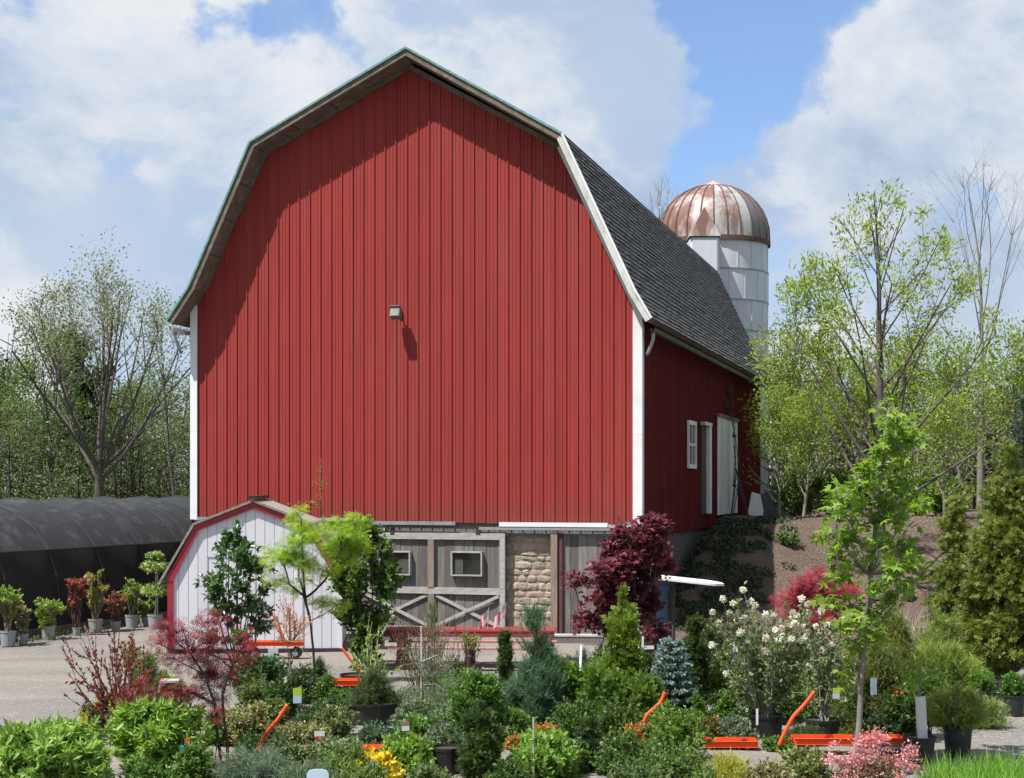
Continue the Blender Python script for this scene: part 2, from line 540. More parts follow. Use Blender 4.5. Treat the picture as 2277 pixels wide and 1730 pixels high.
m_gravel = groundmat('grey gravel', [(.148, .142, .138), (.225, .198, .168), (.108, .104, .102), (.27, .265, .26)], .45, 26, .4)
m_mulch = groundmat('bark mulch', [(.095, .068, .055), (.125, .092, .075), (.06, .044, .036), (.19, .155, .13)], .8, 22, 1.0)
m_meadow = groundmat('rough grass earth', [(.06, .09, .03), (.09, .10, .04), (.045, .06, .02), (.14, .14, .08)], .15, 6, .6)


def sub(name, mask, m):
    q = Q[mask]
    u, inv = np.unique(q, return_inverse=True)
    o = np_mesh(name, V[u], inv.reshape(q.shape), m, smooth_=True)
    o['kind'] = 'structure'
    return o


sub('gravel_yard', is_yard, m_gravel)
sub('mulch_bank', is_bank, m_mulch)
sub('ground', ~(is_yard | is_bank), m_meadow)

# loose stones scattered over the yard
ri = np.random.RandomState(11)


def scatter_pebbles(n, xr, yr, smin, smax, m, name, cond=None):
    X = ri.uniform(*xr, n)
    Y = yr[0] + (yr[1] - yr[0]) * ri.rand(n) ** 1.4
    if cond is not None:
        k = cond(X, Y)
        X, Y = X[k], Y[k]
    n = len(X)
    s = ri.uniform(smin, smax, n)
    base = np.array([(1, 0, 0), (0, 1, 0), (-1, 0, 0), (0, -1, 0), (0, 0, .7)])
    a = ri.uniform(0, 6.28, n)
    el = ri.uniform(.6, 1, (n, 1, 1))
    ca, sa = np.cos(a), np.sin(a)
    Vv = base[None] * s[:, None, None] * np.stack([np.ones((n, 5)), np.ones((n, 5)) * el[:, :, 0], np.ones((n, 5))], 2)
    Vr = np.empty_like(Vv)
    Vr[:, :, 0] = Vv[:, :, 0] * ca[:, None] - Vv[:, :, 1] * sa[:, None] + X[:, None]
    Vr[:, :, 1] = Vv[:, :, 0] * sa[:, None] + Vv[:, :, 1] * ca[:, None] + Y[:, None]
    Vr[:, :, 2] = Vv[:, :, 2] + gh(X, Y)[:, None]
    f = np.array([(0, 1, 4), (1, 2, 4), (2, 3, 4), (3, 0, 4)])
    Fa = (f[None] + 5 * np.arange(n)[:, None, None]).reshape(-1, 3)
    return np_mesh(name, Vr.reshape(-1, 3), Fa, m, kind='stuff')


m_peb = mat('loose stone', (.34, .32, .30), (.20, .19, .18), scale=3, rough=.9)
scatter_pebbles(14000, (-14, 10), (16, 40), .008, .024, m_peb, 'loose_gravel')
scatter_pebbles(9000, (4, 20), (34, 52), .02, .05, mat('bark chip', (.22, .16, .12), (.12, .085, .065), scale=3, rough=.95), 'bark_chips',
                cond=lambda X, Y: gh(X, Y) > .05)

# ------------------------------------------------------------------ the barn
barn = thing('barn', 'large red gambrel roofed barn with metal siding over a stone and plank lower storey', 'barn', OL, -PHI)
for k_ in ():
    pass


def FP(xd, yd, v=0.0):
    """image point -> local (u, z) on the plane at depth v of the barn"""
    dx, dz = (xd * KD - CX) / F, -(yd * KD - HY) / F
    o = OL + ey * v
    nrm = ey
    t = o.dot(nrm) / (dx * nrm.x + nrm.y)
    p = Vector((dx * t, t, H + dz * t))
    return ((p - OL).dot(ex), p.z)


LO = .62   # gable overhang
gl = [FP(432, 668), FP(571.5, 329), FP(886, 140), FP(1212, 313), FP(1381, 668)]
u_l, u_r = .12, BW - .12
gl[0] = (0.05, gl[0][1])
gl[4] = (BW - .05, gl[4][1])
gu = [p[0] for p in gl]
gzv = [p[1] for p in gl]
ZB0, ZB1 = FP(440, 1118)[1], FP(1370, 1136)[1]


def ztop(u):
    return float(np.interp(u, gu, gzv))


def zbot(u):
    return ZB0 + (ZB1 - ZB0) * u / BW


# roof profile at the outer rake (top line)
ro = [FP(361, 693, -LO), FP(409, 618, -LO), FP(540, 307, -LO), FP(876, 104, -LO), FP(1213, 289, -LO), FP(1370.5, 627, -LO), FP(1406, 687, -LO)]
TH = .13


def offs(poly, d):
    out = []
    for i, p in enumerate(poly):
        a = Vector(poly[max(i - 1, 0)])
        b = Vector(poly[min(i + 1, len(poly) - 1)])
        p = Vector(p)
        d1 = (p - a).normalized() if i > 0 else (b - p).normalized()
        d2 = (b - p).normalized() if i < len(poly) - 1 else d1
        n1_, n2_ = Vector((d1.y, -d1.x)), Vector((d2.y, -d2.x))
        nn = (n1_ + n2_).normalized()
        out.append(tuple(p + nn * (d / max(.4, nn.dot(n1_)))))
    return out


ri_ = offs(ro, TH)
# inner core of the building (walls behind the siding)
core = MB()
corep = [(0.04, ZB0)] + [(u, z - .06) for u, z in gl] + [(BW - .04, ZB1)]
core.prism(corep, .05, BL - .05)
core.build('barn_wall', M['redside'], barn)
# roof decks (soffit timber below), one per slope
roof_names = ['roof_slope'] * 6
for i in range(6):
    a, b, c, d = ro[i], ro[i + 1], ri_[i + 1], ri_[i]
    mb = MB()
    mb.prism([a, b, c, d], -LO + .03, BL + .5)
    rsl = mb.build('roof_slope', M['soffit'], barn)
    # shingle courses
    A, B = Vector(a), Vector(b)
    L = (B - A).length
    ncr = max(2, int(round(L / .16)))
    fine = i in (4, 5)
    if fine:
        sb = MB()
        dn = (B - A).normalized()
        nn = Vector((-dn.y, dn.x))
        if nn.y < 0:
            nn = -nn
        rr = random.Random(3)
        down = A.y > B.y
        for k in range(ncr):
            # from eave (low) to top
            lo = B - dn * (L * k / ncr) if down else A + dn * (L * k / ncr)
            hi = B - dn * (L * (k + 1) / ncr) if down else A + dn * (L * (k + 1) / ncr)
            y = -LO + rr.uniform(-.2, 0)
            while y < BL + .5:
                wd_ = rr.uniform(.26, .46)
                y0, y1 = max(y, -LO), min(y + wd_ - .012, BL + .5)
                if y1 - y0 < .03:
                    y += wd_
                    continue
                th = .030 + rr.uniform(-.006, .012)
                l2 = lo - (hi - lo) * rr.uniform(0.0, .10)
                q0 = l2 + nn * th
                q1 = hi + nn * (.006)
                sb.add([(l2.x, y0, l2.y), (l2.x, y1, l2.y), (q0.x, y0, q0.y), (q0.x, y1, q0.y), (q1.x, y0, q1.y), (q1.x, y1, q1.y)],
                       [(0, 1, 3, 2), (2, 3, 5, 4), (0, 2, 4), (1, 5, 3)])
                y += wd_
        sb.build('shingle', M['shingle'], rsl, kind='stuff')
    else:
        sb = MB()
        nn = (Vector((-(B - A).y, (B - A).x))).normalized()
        a2, b2 = A + nn * .03, B + nn * .03
        sb.prism([tuple(a2), tuple(b2), b, a], -LO + .03, BL + .5)
        sb.build('shingle', M['shingle'], rsl)
# gable fascia boards and drip edge
rf_out = offs(ro, -.012)
rf_in = offs(ro, .15)
rd_out = offs(ro, -.035)
rd_in = offs(ro, .015)
for i in range(6):
    mb = MB()
    mb.prism([ro[i], ro[i + 1], rf_in[i + 1], rf_in[i]], -LO - .0, -LO + .029)
    white_side = i in (4, 5)
    o = mb.build('fascia_board', M['whiteold'] if white_side else M['fascia'], barn)
    mb = MB()
    mb.prism([rd_out[i], rd_out[i + 1], rd_in[i + 1], rd_in[i]], -LO - .035, -LO - .002)
    mb.build('drip_edge', M['white'] if white_side else M['verd'], barn)
# soffit boards and the light frieze on the wall
fr_o = [(u, z) for u, z in gl]
fr_i = offs(fr_o, .11)
for i in range(4):
    mb = MB()
    mb.prism([fr_o[i], fr_o[i + 1], fr_i[i + 1], fr_i[i]], -.055, -.034)
    mb.build('frieze_board', M['fascia'] if i < 3 else M['white'], barn)
fo = offs(fr_o, -.005)
# lookout ends under the soffit are boxed: soffit strip between fascia and wall
so = offs(ro, TH + .012)
for i in range(1, 5):
    mb = MB()
    a, b = Vector(so[i]), Vector(so[i + 1])
    nseg = max(1, int((b - a).length / .9))
    for k in range(nseg):
        p, q = a + (b - a) * (k / nseg), a + (b - a) * ((k + 1) / nseg - .006)
        dn = (q - p).normalized()
        n3 = Vector((dn.y, -dn.x)) * .02
        mb.prism([tuple(p), tuple(q), tuple(q + n3), tuple(p + n3)], -LO + .03, 0.04)
    mb.build('soffit_board', M['soffit'], barn)

# siding: one corrugated panel per bay
PITCH = (u_r - u_l) / 40.0
for k in range(40):
    a = u_l + k * PITCH
    prof = [(0, 0), (.006, -.032), (.030, -.032), (.040, -.002), (PITCH * .36, -.001), (PITCH * .36 + .008, -.010), (PITCH * .36 + .022, -.010), (PITCH * .36 + .030, -.001),
            (PITCH * .68, -.001), (PITCH * .68 + .008, -.010), (PITCH * .68 + .022, -.010), (PITCH * .68 + .030, -.001), (PITCH - .002, 0)]
    us = [a + p[0] for p in prof]
    vs, fs = [], []
    for b in gu[1:-1]:
        pass
    n = len(prof)
    for j, p in enumerate(prof):
        vs.append((us[j], p[1], zbot(us[j])))
    for j, p in enumerate(prof):
        vs.append((us[j], p[1], ztop(us[j]) - .02))
    for j in range(n - 1):
        fs.append((j, j + 1, j + 1 + n, j + n))
    mb = MB()
    mb.add(vs, fs)
    mb.build('siding_panel', M['red'], barn)

# side wall siding (right) and left wall
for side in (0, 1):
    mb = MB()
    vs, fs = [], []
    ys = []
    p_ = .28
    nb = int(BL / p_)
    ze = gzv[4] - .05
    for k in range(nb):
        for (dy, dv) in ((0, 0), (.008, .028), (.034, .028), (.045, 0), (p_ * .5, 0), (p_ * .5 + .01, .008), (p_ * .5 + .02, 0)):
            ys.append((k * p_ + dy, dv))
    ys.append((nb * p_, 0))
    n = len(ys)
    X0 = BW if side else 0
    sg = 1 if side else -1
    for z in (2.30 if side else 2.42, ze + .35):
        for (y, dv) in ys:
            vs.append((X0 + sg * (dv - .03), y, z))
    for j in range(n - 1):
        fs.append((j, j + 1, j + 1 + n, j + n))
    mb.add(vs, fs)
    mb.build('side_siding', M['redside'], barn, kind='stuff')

# corner boards
for (xa, xb, xc) in ((FP(413, 672)[0], FP(432, 672)[0], 1), (FP(1368, 700)[0], FP(1387, 700)[0], 0)):
    mb = MB()
    a = max(xa, -.02) if xc else BW - .19
    b = a + .19 if xc else BW + .03
    zt = ztop(.1 if xc else BW - .1) - .0
    zm = (ZB0 + zt) / 2 - .5
    mb.bb((a, -.062, zbot(0) - .04 if xc else ZB1 - .03), (b, -.034, zm - .004))
    mb.bb((a, -.062, zm), (b, -.034, zt))
    if xc:
        mb.bb((a - .0, -.034, ZB0 - .04), (a + .02, .16, zt))
    else:
        mb.bb((BW + .008, -.034, ZB1 - .03), (BW + .03, .16, zt))
    mb.build('corner_board', M['white'], barn)

# gutters with elbow
for sgn, x0, zg in ((1, ro[6][0], ro[6][1]), (-1, ro[0][0], ro[0][1])):
    mb = MB()
    g = [(0, 0), (-.02 * sgn, -.10), (-.11 * sgn, -.10), (-.13 * sgn, 0), (-.122 * sgn, 0), (-.105 * sgn, -.092), (-.028 * sgn, -.092), (-.01 * sgn, 0)]
    xo = x0 + .0 * sgn
    mb.prism([(xo + p[0], zg - .16 + p[1]) for p in g], -LO + .05 if sgn < 0 else -.15, BL)
    gt = mb.build('gutter', M['moss'] if sgn > 0 else M['white'], barn)
    mb = MB()
    yy = -.35 if sgn < 0 else -.02
    xw = BW + .05 if sgn > 0 else -.06
    mb.tube([(xo - .07 * sgn, yy, zg - .24), (xo - .07 * sgn, yy, zg - .42), (xo - .11 * sgn, yy + .02, zg - .52), (xw + .1 * sgn, yy + .08, zg - .70), (xw + .05 * sgn, yy + .1, zg - .76)], .042, 8)
    mb.build('downspout_elbow', M['metal'], gt, smooth_=True)

# flood lamp on the facade
u, z = FP(865, 679)
fl = thing('flood_lamp', 'small square flood lamp fixed high on the red barn front', 'lamp', OL + ex * u + Vector((0, 0, z)), -PHI)
mb = MB()
mb.bb((-.05, -.05, -.05), (.05, -.0, .08))
mb.tube([(0, -.03, .04), (0, -.16, .06), (0, -.20, .03)], .022, 6)
mb.build('bracket', M['lampbody'], fl)
mb = MB()
Mr = Matrix.Rotation(R(-18), 3, 'X')
mb.box((0, -.31, .0), (.25, .20, .26), rot=Mr)
hd = mb.build('housing', M['lampbody'], fl, bevel=.012)
mb = MB()
mb.box(Vector((0, -.31, 0)) + Mr @ Vector((0, -.104, -.01)), (.20, .008, .20), rot=Mr)
mb.build('lens', M['lampglass'], hd)
mb = MB()
mb.box(Vector((0, -.31, 0)) + Mr @ Vector((0, -.12, .125)), (.26, .06, .012), rot=Mr)
mb.build('visor', M['lampbody'], hd)

# ---------------- lower storey
def zline(yd, v=0.0, x=1000):
    return FP(x, yd, v)[1]


uA = FP(745, 1200)[0]
# foundation core
mb = MB()
mb.bb((.1, .34, -.1), (BW - .1, BL - .1, 2.42))
mb.build('foundation', M['darkstone'], barn)
mb = MB()
mb.bb((0.06, .06, 2.36), (BW - .06, .34, zbot(BW / 2) + .05))
mb.build('sill_beam', M['greywood2'], barn)


def stone_mesh(rr, w_, h_, d_):
    """irregular faceted boulder block"""
    n = 8
    vs, fs = [], []
    for ring, (sc, yy) in enumerate(((1.0, 0.0), (.93, -.55), (.55, -.95))):
        for k in range(n):
            a = 2 * math.pi * (k + .5) / n
            cx_, cz_ = math.cos(a), math.sin(a)
            pw = .62
            x = math.copysign(abs(cx_) ** pw, cx_) * w_ / 2 * sc
            z = math.copysign(abs(cz_) ** pw, cz_) * h_ / 2 * sc
            j = .10
            vs.append((x * (1 + rr.uniform(-j, j)), yy * d_ * (1 + rr.uniform(-.2, .2)), z * (1 + rr.uniform(-j, j))))
    vs.append((rr.uniform(-.1, .1) * w_, -d_ * rr.uniform(.9, 1.15), rr.uniform(-.1, .1) * h_))
    for r_ in range(2):
        for k in range(n):
            a, b = r_ * n + k, r_ * n + (k + 1) % n
            fs.append((a, b, b + n, a + n))
    for k in range(n):
        fs.append((2 * n + k, 2 * n + (k + 1) % n, 3 * n))
    return vs, fs


def stone_wall(u0, u1, z0, z1, v, parent, seed, hmean=.17):
    rr = random.Random(seed)
    wl = MB()
    wl.bb((u0, v + .0, z0), (u1, v + .2, z1))
    w_o = wl.build('stone_wall', M['mortar'], parent)
    z = z0
    while z < z1 - .05:
        h_ = min(rr.uniform(hmean * .65, hmean * 1.35), z1 - z)
        x = u0 + rr.uniform(-.05, 0)
        while x < u1 - .04:
            w_ = rr.uniform(.16, .46)
            x1 = min(x + w_, u1)
            xx0 = max(x, u0)
            if x1 - xx0 > .05:
                vs, fs = stone_mesh(rr, (x1 - xx0) * rr.uniform(.98, 1.12), h_ * rr.uniform(.95, 1.12), rr.uniform(.02, .055))
                mb = MB()
                t = rr.uniform(-.09, .09)
                ct, st = math.cos(t), math.sin(t)
                mb.add([(p[0] * ct - p[2] * st + (x + x1) / 2, p[1] + v + .01, p[0] * st + p[2] * ct + z + h_ / 2 + rr.uniform(-.012, .012)) for p in vs], fs)
                mb.build('stone', M['stone'] if rr.random() < .65 else M['stone2'], w_o, smooth_=False)
            x += w_
        z += h_ * .96
    return w_o


uS0, uS1 = FP(1093, 1250, .1)[0], FP(1192, 1250, .1)[0]
stone_wall(uS0 - .05, uS1 + .02, 0, 2.42, .17, barn, 4, .19)
uD0, uD1 = FP(1214, 1250, .08)[0], FP(1330, 1250, .08)[0]
stone_wall(uD1 + .1, BW, 0, 2.42, .13, barn, 9, .22)


def plank_wall(parent, u0, u1, z0, z1, v, wmean, mats, seed, th=.03):
    rr = random.Random(seed)
    x = u0
    while x < u1 - .01:
        w_ = min(wmean * rr.uniform(.75, 1.25), u1 - x)
        if u1 - x - w_ < .05:
            w_ = u1 - x
        mb = MB()
        mb.bb((x + .004, v + rr.uniform(-.006, .006), z0 + rr.uniform(0, .04)), (x + w_ - .004, v + th, z1))
        mb.build('plank', mats[rr.randrange(len(mats))], parent)
        x += w_


# two sliding plank doors left of the stone pier
V0 = -.02
uL = FP(745, 1200, V0)[0]
uM = FP(931, 1200, V0)[0]
uE = FP(1091, 1200, V0)[0]
z_b1, z_b0 = FP(1000, 1150, V0)[1], FP(1000, 1165, V0)[1]
z_m1, z_m0 = FP(1000, 1269, V0)[1], FP(1000, 1283, V0)[1]
ztopd = 2.43
door = bpy.data.objects.new('sliding_door', None)
link(door, barn)
plank_wall(door, uL - .6, uM, .06, z_b0, V0 + .03, .22, [M['greywood'], M['greywood2']], 1)
door2 = bpy.data.objects.new('sliding_door', None)
link(door2, barn)
plank_wall(door2, uM, uE, .06, z_b0, V0 + .035, .27, [M['greywood'], M['greywood2'], M['greywood']], 2)
plank_wall(door2, uL - .6, uE, z_b0 + .002, ztopd, V0 + .04, .5, [M['greywood2'], M['greywood']], 6)


def bar(name, parent, a, b, wd_, v0, v1, m):
    mb = MB()
    p0, p1 = Vector((a[0], (v0 + v1) / 2, a[1])), Vector((b[0], (v0 + v1) / 2, b[1]))
    mb.beam(p0, p1, abs(v1 - v0), wd_, up=(p1 - p0).cross(Vector((0, 1, 0))))
    return mb.build(name, m, parent)


def hbar(name, parent, u0, u1, z0, z1, v0, v1, m):
    mb = MB()
    mb.bb((u0, v0, z0), (u1, v1, z1))
    return mb.build(name, m, parent)


hbar('trim_board', door, uL - .6, uE, z_b0, z_b1 - .01, V0 - .035, V0 + .02, M['palewood'])
hbar('trim_board', door, uL - .6, uE, z_m0, z_m1, V0 - .037, V0 + .02, M['palewood'])
uP0, uP1 = FP(925, 1200, V0)[0], FP(938, 1200, V0)[0]
hbar('post_board', door, uP0, uP1, z_m1, z_b0, V0 - .05, V0 + .02, M['brownwood'])
hbar('post_board', door, uP0, uP1, .06, z_m0, V0 - .05, V0 + .02, M['greywood'])
uQ0 = FP(1080, 1200, V0)[0]
hbar('post_board', door2, uQ0, uE, z_m1, z_b0, V0 - .045, V0 + .02, M['palewood'])
hbar('post_board', door2, uQ0, uE, .06, z_m0, V0 - .045, V0 + .02, M['palewood'])
hbar('bottom_board', door2, uP1, uQ0, .06, .17, V0 - .03, V0 + .02, M['palewood'])
hbar('bottom_board', door, uL - .6, uP0, .06, .17, V0 - .03, V0 + .02, M['palewood'])
pa, pb = (uP1 + .03, z_m0 - .03), (uQ0 - .03, .2)
bar('brace_board', door2, pa, pb, .075, V0 - .012, V0 + .012, M['palewood'])
bar('brace_board', door2, (uP1 + .03, .2), (uQ0 - .03, z_m0 - .03), .075, V0 - .036, V0 - .014, M['palewood'])
bar('brace_board', door, (uP0 - .03, z_m0 - .03), (uP0 - 1.6, .2), .075, V0 - .012, V0 + .012, M['palewood'])
bar('brace_board', door, (uP0 - 1.6, z_m0 - .03), (uP0 - .03, .2), .075, V0 - .036, V0 - .014, M['palewood'])
# hinge roller plates
for xd in (848, 1033):
    a = FP(xd, 1150, V0)
    hbar('door_hanger', door2, a[0] - .05, a[0] + .05, a[1] - .04, a[1] + .12, V0 - .045, V0 + .02, M['darkmetal'])
# windows in the doors
for (x0, x1, y0, y1, par) in ((822, 888, 1190, 1241, door), (976, 1043, 1191, 1243, door2)):
    a, b = FP(x0, y1, V0), FP(x1, y0, V0)
    mb = MB()
    t = .032
    for (q0, q1) in (((a[0], a[1]), (b[0], a[1] + t)), ((a[0], b[1] - t), (b[0], b[1])), ((a[0], a[1] + t), (a[0] + t, b[1] - t)), ((b[0] - t, a[1] + t), (b[0], b[1] - t))):
        mb.bb((q0[0], V0 - .095, q0[1]), (q1[0], V0 + .03, q1[1]))
    wi = mb.build('window', M['palewood'], barn)
    mb = MB()
    mb.bb((a[0] + t, V0 - .02, a[1] + t), (b[0] - t, V0 - .012, b[1] - t))
    mb.build('pane', M['glass'], wi)
    mb = MB()
    if x0 < 900:
        vs = [(a[0] + t + .02, a[1] + t + .02), (b[0] - t - .02, a[1] + t + .02), (b[0] - t - .02, b[1] - t - .04), (b[0] - t - .18, b[1] - t - .12), (a[0] + t + .28, a[1] + .25)]
        mb.prism(vs, V0 - .0245, V0 - .0225)
    else:
        mb.bb((a[0] + t + .02, V0 - .0245, a[1] + t + .02), (a[0] + .28, V0 - .0225, b[1] - t - .12))
    mb.build('curtain', M['curtain'], wi)
# posts and plank door right of the stone
hbar('door_post', barn, FP(1190, 1250)[0], FP(1204, 1250)[0], 0, 2.42, -.05, .12, M['brownwood'])
hbar('door_post', barn, FP(1204.5, 1250)[0], FP(1214, 1250)[0], 0, 2.42, .0, .14, M['redpost'])
pd = bpy.data.objects.new('plank_door', None)
link(pd, barn)
plank_wall(pd, uD0, uD1, .06, 2.40, .07, .2, [M['greywood'], M['greywood2']], 12)
hbar('door_post', barn, uD1 + .002, uD1 + .12, 0, 2.42, -.03, .12, M['brownwood'])
# door tracks and flashing under the siding
a0, a1 = FP(797, 1124, -.08), FP(984, 1134, -.08)
hbar('door_track', barn, a0[0], a1[0], a1[1] + .0, a1[1] + .085, -.115, -.06, M['metal'])
hbar('door_track', barn, a0[0] + .03, FP(905, 1130)[0], a1[1] - .05, a1[1] - .005, -.10, -.03, M['darkmetal'])
a0, a1 = FP(1078, 1126, -.08), FP(1312, 1140, -.08)
hbar('flashing', barn, a0[0], a1[0], a1[1] + .015, a1[1] + .115, -.10, -.05, M['white'])
hbar('door_track', barn, a0[0] - .5, BW - .2, a1[1] - .065, a1[1] + .0, -.09, -.03, M['metal'])
hbar('flashing', barn, a1[0] + .02, BW - .2, a1[1] + .01, a1[1] + .08, -.08, -.04, M['whiteold'])
hbar('flashing', barn, 0.1, FP(797, 1124)[0] - .05, ZB0 - .06, ZB0 + .02, -.06, -.035, M['metal'])
# downspout at the right corner
mb = MB()
mb.tube([(BW + .15, .3, 2.6), (BW + .15, .3, 1.0)], .035, 6)
mb.build('downspout', M['white'], barn)


# side wall openings
def SP(xd, yd):
    dx, dz = (xd * KD - CX) / F, -(yd * KD - HY) / F
    t = CR.dot(ex) / (dx * ex.x + ex.y)
    p = Vector((dx * t, t, H + dz * t))
    return ((p - CR).dot(ey), p.z)


def side_box(name, parent, y0, y1, z0, z1, x0, x1, m):
    mb = MB()
    mb.bb((BW + x0, y0, z0), (BW + x1, y1, z1))
    return mb.build(name, m, parent)


# window
a, b = SP(1483, 1011), SP(1500, 911)
y0, y1, z0, z1 = a[0], b[0], a[1], b[1]
wi = bpy.data.objects.new('side_window', None)
link(wi, barn)
t = .11
side_box('frame', wi, y0, y1, z0, z0 + t, .005, .06, M['white'])
side_box('frame', wi, y0, y1, z1 - t, z1, .005, .06, M['white'])
side_box('frame', wi, y0, y0 + t, z0 + t, z1 - t, .005, .06, M['white'])
side_box('frame', wi, y1 - t, y1, z0 + t, z1 - t, .005, .06, M['white'])
side_box('sash_bar', wi, y0 + t, y1 - t, (z0 + z1) / 2 - .04, (z0 + z1) / 2 + .04, .012, .05, M['whiteold'])
side_box('sash_bar', wi, (y0 + y1) / 2 - .02, (y0 + y1) / 2 + .02, z0 + t, z1 - t, .015, .045, M['whiteold'])
side_box('pane', wi, y0 + t, y1 - t, z0 + t, z1 - t, .006, .011, M['glass'])
# narrow door with white jamb
a, b = SP(1512, 1110), SP(1528, 914)
y0, y1, z0, z1 = a[0], b[0], a[1], b[1]
dr = side_box('side_door', barn, y0 + .1, y1 - .12, z0, z1 - .1, .002, .02, M['darkmetal'])
side_box('jamb', dr, y1 - .38, y1, z0, z1 - .1, .021, .12, M['white'])
side_box('lintel', dr, y0, y1, z1 - .1, z1, .005, .14, M['whiteold'])
# large white sliding door
a, b = SP(1546, 1112), SP(1588, 906)
y0, y1, z0, z1 = a[0], b[0], a[1], b[1]
z1 = SP(1548, 900)[1]
dr = bpy.data.objects.new('white_sliding_door', None)
link(dr, barn)
n = 9
for k in range(n):
    ya, yb = y0 + (y1 - y0) * k / n, y0 + (y1 - y0) * (k + 1) / n
    side_box('plank', dr, ya + .01, yb - .01, z0, z1, .03, .07 + .004 * (k % 2), M['whiteold'] if k % 3 == 1 else M['white'])
side_box('head_rail', dr, y0 - .1, y1 + .1, z1 + .003, z1 + .1, .01, .12, M['fascia'])
# stone steps outside the side doors
st = thing('stone_step', 'rough dark stone landing at the foot of the barn side doors', 'step', CR + ey * 11.8 + ex * .9 + Vector((0, 0, 1.9)), -PHI)
rr = random.Random(8)
for k in range(9):
    vs, fs = stone_mesh(rr, rr.uniform(.5, .9), rr.uniform(.3, .4), .35)
    mb = MB()
    mb.add([(p[0] + rr.uniform(-.5, .4), p[1] + (k % 5) * .75 - 2.0, p[2] + .2 + .35 * (k // 5)) for p in vs], fs)
    mb.build('stone', M['darkstone'], st)

# ------------------------------------------------------------------ silo
SY = 63.0
SX = atx(1540, SY)
SR = px(117, SY)
z_eave = atz(530, SY)
z_peak = atz(400, SY)
silo = thing('silo', 'tall pale silo with rusty ribbed dome standing behind the barn', 'silo', (SX, SY, 2.4))
zb = z_eave - 2.4
nr = 9
hh = zb / nr
for k in range(nr):
    mb = MB()
    mb.lathe([(SR, k * hh + .02), (SR, (k + 1) * hh - .02)], 48)
    ring = mb.build('wall_ring', M['silow'], silo, smooth_=True)
    mb = MB()
    mb.lathe([(SR + .002, (k + 1) * hh - .035), (SR + .03, (k + 1) * hh - .03), (SR + .03, (k + 1) * hh + .03), (SR + .002, (k + 1) * hh + .035)], 48)
    mb.build('hoop_band', M['metal'], ring)
    mb = MB()
    for j in range(20):
        a = 2 * math.pi * (j + .5 * (k % 2)) / 20
        mb.box((SR * math.cos(a), SR * math.sin(a), (k + .5) * hh), (.03, .035, hh - .08), rz=a)
    mb.build('vertical_seam', M['silow'], ring)
NP = 26
dh = z_peak - z_eave - .25
rsil = random.Random(2)
dome_rust = []


def dome_mat(rust, pale, seed):
    m = bpy.data.materials.new('dome sheet')
    m.use_nodes = True
    t = NT(m.node_tree)
    oc = t.n('ShaderNodeTexCoord').outputs['Object']
    nz = t.noise(t.map(oc, scale=(.8, .8, .28), loc=(seed * 3.7, 0, 0)), 1.6, 6, .65, .3)
    n2_ = t.noise(t.map(oc, scale=(3, 3, .3)), 2.5, 5, .6)
    f_ = t.n('ShaderNodeMapRange', {0: nz, 1: rust, 2: rust + .16}).outputs[0]
    rc = t.mix(n2_, (.19, .085, .065, 1), (.12, .075, .06, 1))
    pc = t.mix(n2_, c4(pale), c4(tuple(c * .7 for c in pale)))
    c = t.mix(f_, pc, rc)
    b = t.n('ShaderNodeBsdfPrincipled', {'Base Color': c, 'Roughness': .62, 'Metallic': .0, 'Specular IOR Level': .3})
    t.n('ShaderNodeOutputMaterial', {0: b.outputs[0]})
    return m


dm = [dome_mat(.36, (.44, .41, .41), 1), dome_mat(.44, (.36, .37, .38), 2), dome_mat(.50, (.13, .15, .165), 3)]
for k in range(NP):
    a0, a1 = 2 * math.pi * k / NP, 2 * math.pi * (k + 1) / NP
    mb = MB()
    vs, fs = [], []
    nseg = 10
    for i in range(nseg + 1):
        t = i / nseg * math.pi / 2
        r_ = SR * 1.03 * math.cos(t) ** .92
        z = zb + .22 + dh * math.sin(t)
        if i == 0:
            z = zb - .06
        for a in (a0, (a0 + a1) / 2, a1):
            vs.append((r_ * math.cos(a) * (1.0 + (.0 if a != (a0 + a1) / 2 else -.004)), r_ * math.sin(a), z))
    for i in range(nseg):
        for j in range(2):
            q = i * 3 + j
            fs.append((q, q + 1, q + 4, q + 3))
    mb.add(vs, fs)
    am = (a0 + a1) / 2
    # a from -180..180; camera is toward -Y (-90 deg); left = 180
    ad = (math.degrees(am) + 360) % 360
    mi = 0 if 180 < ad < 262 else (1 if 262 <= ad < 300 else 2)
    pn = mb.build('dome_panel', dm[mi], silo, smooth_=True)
    mb = MB()
    pts = [(SR * 1.035 * math.cos(i / 9 * math.pi / 2) ** .92 * math.cos(a0), SR * 1.035 * math.cos(i / 9 * math.pi / 2) ** .92 * math.sin(a0), zb + .22 + dh * math.sin(i / 9 * math.pi / 2) + .01) for i in range(10)]
    pts[0] = (pts[0][0], pts[0][1], zb - .06)
    mb.tube(pts, .028, 5)
    mb.build('dome_rib', M['rustseam'], silo)
mb = MB()
mb.lathe([(.02, dh + zb + .22 + .22), (.12, dh + zb + .22 + .16), (.55, dh + zb + .22 - .03), (.60, dh + zb + .22 - .06)], 20)
mb.build('dome_cap', M['silorust'], silo)
mb = MB()
mb.lathe([(SR * 1.032, zb - .10), (SR * 1.045, zb - .10), (SR * 1.045, zb + .08), (SR * 1.032, zb + .08)], 48)
mb.build('rim_band', M['rustseam'], silo)
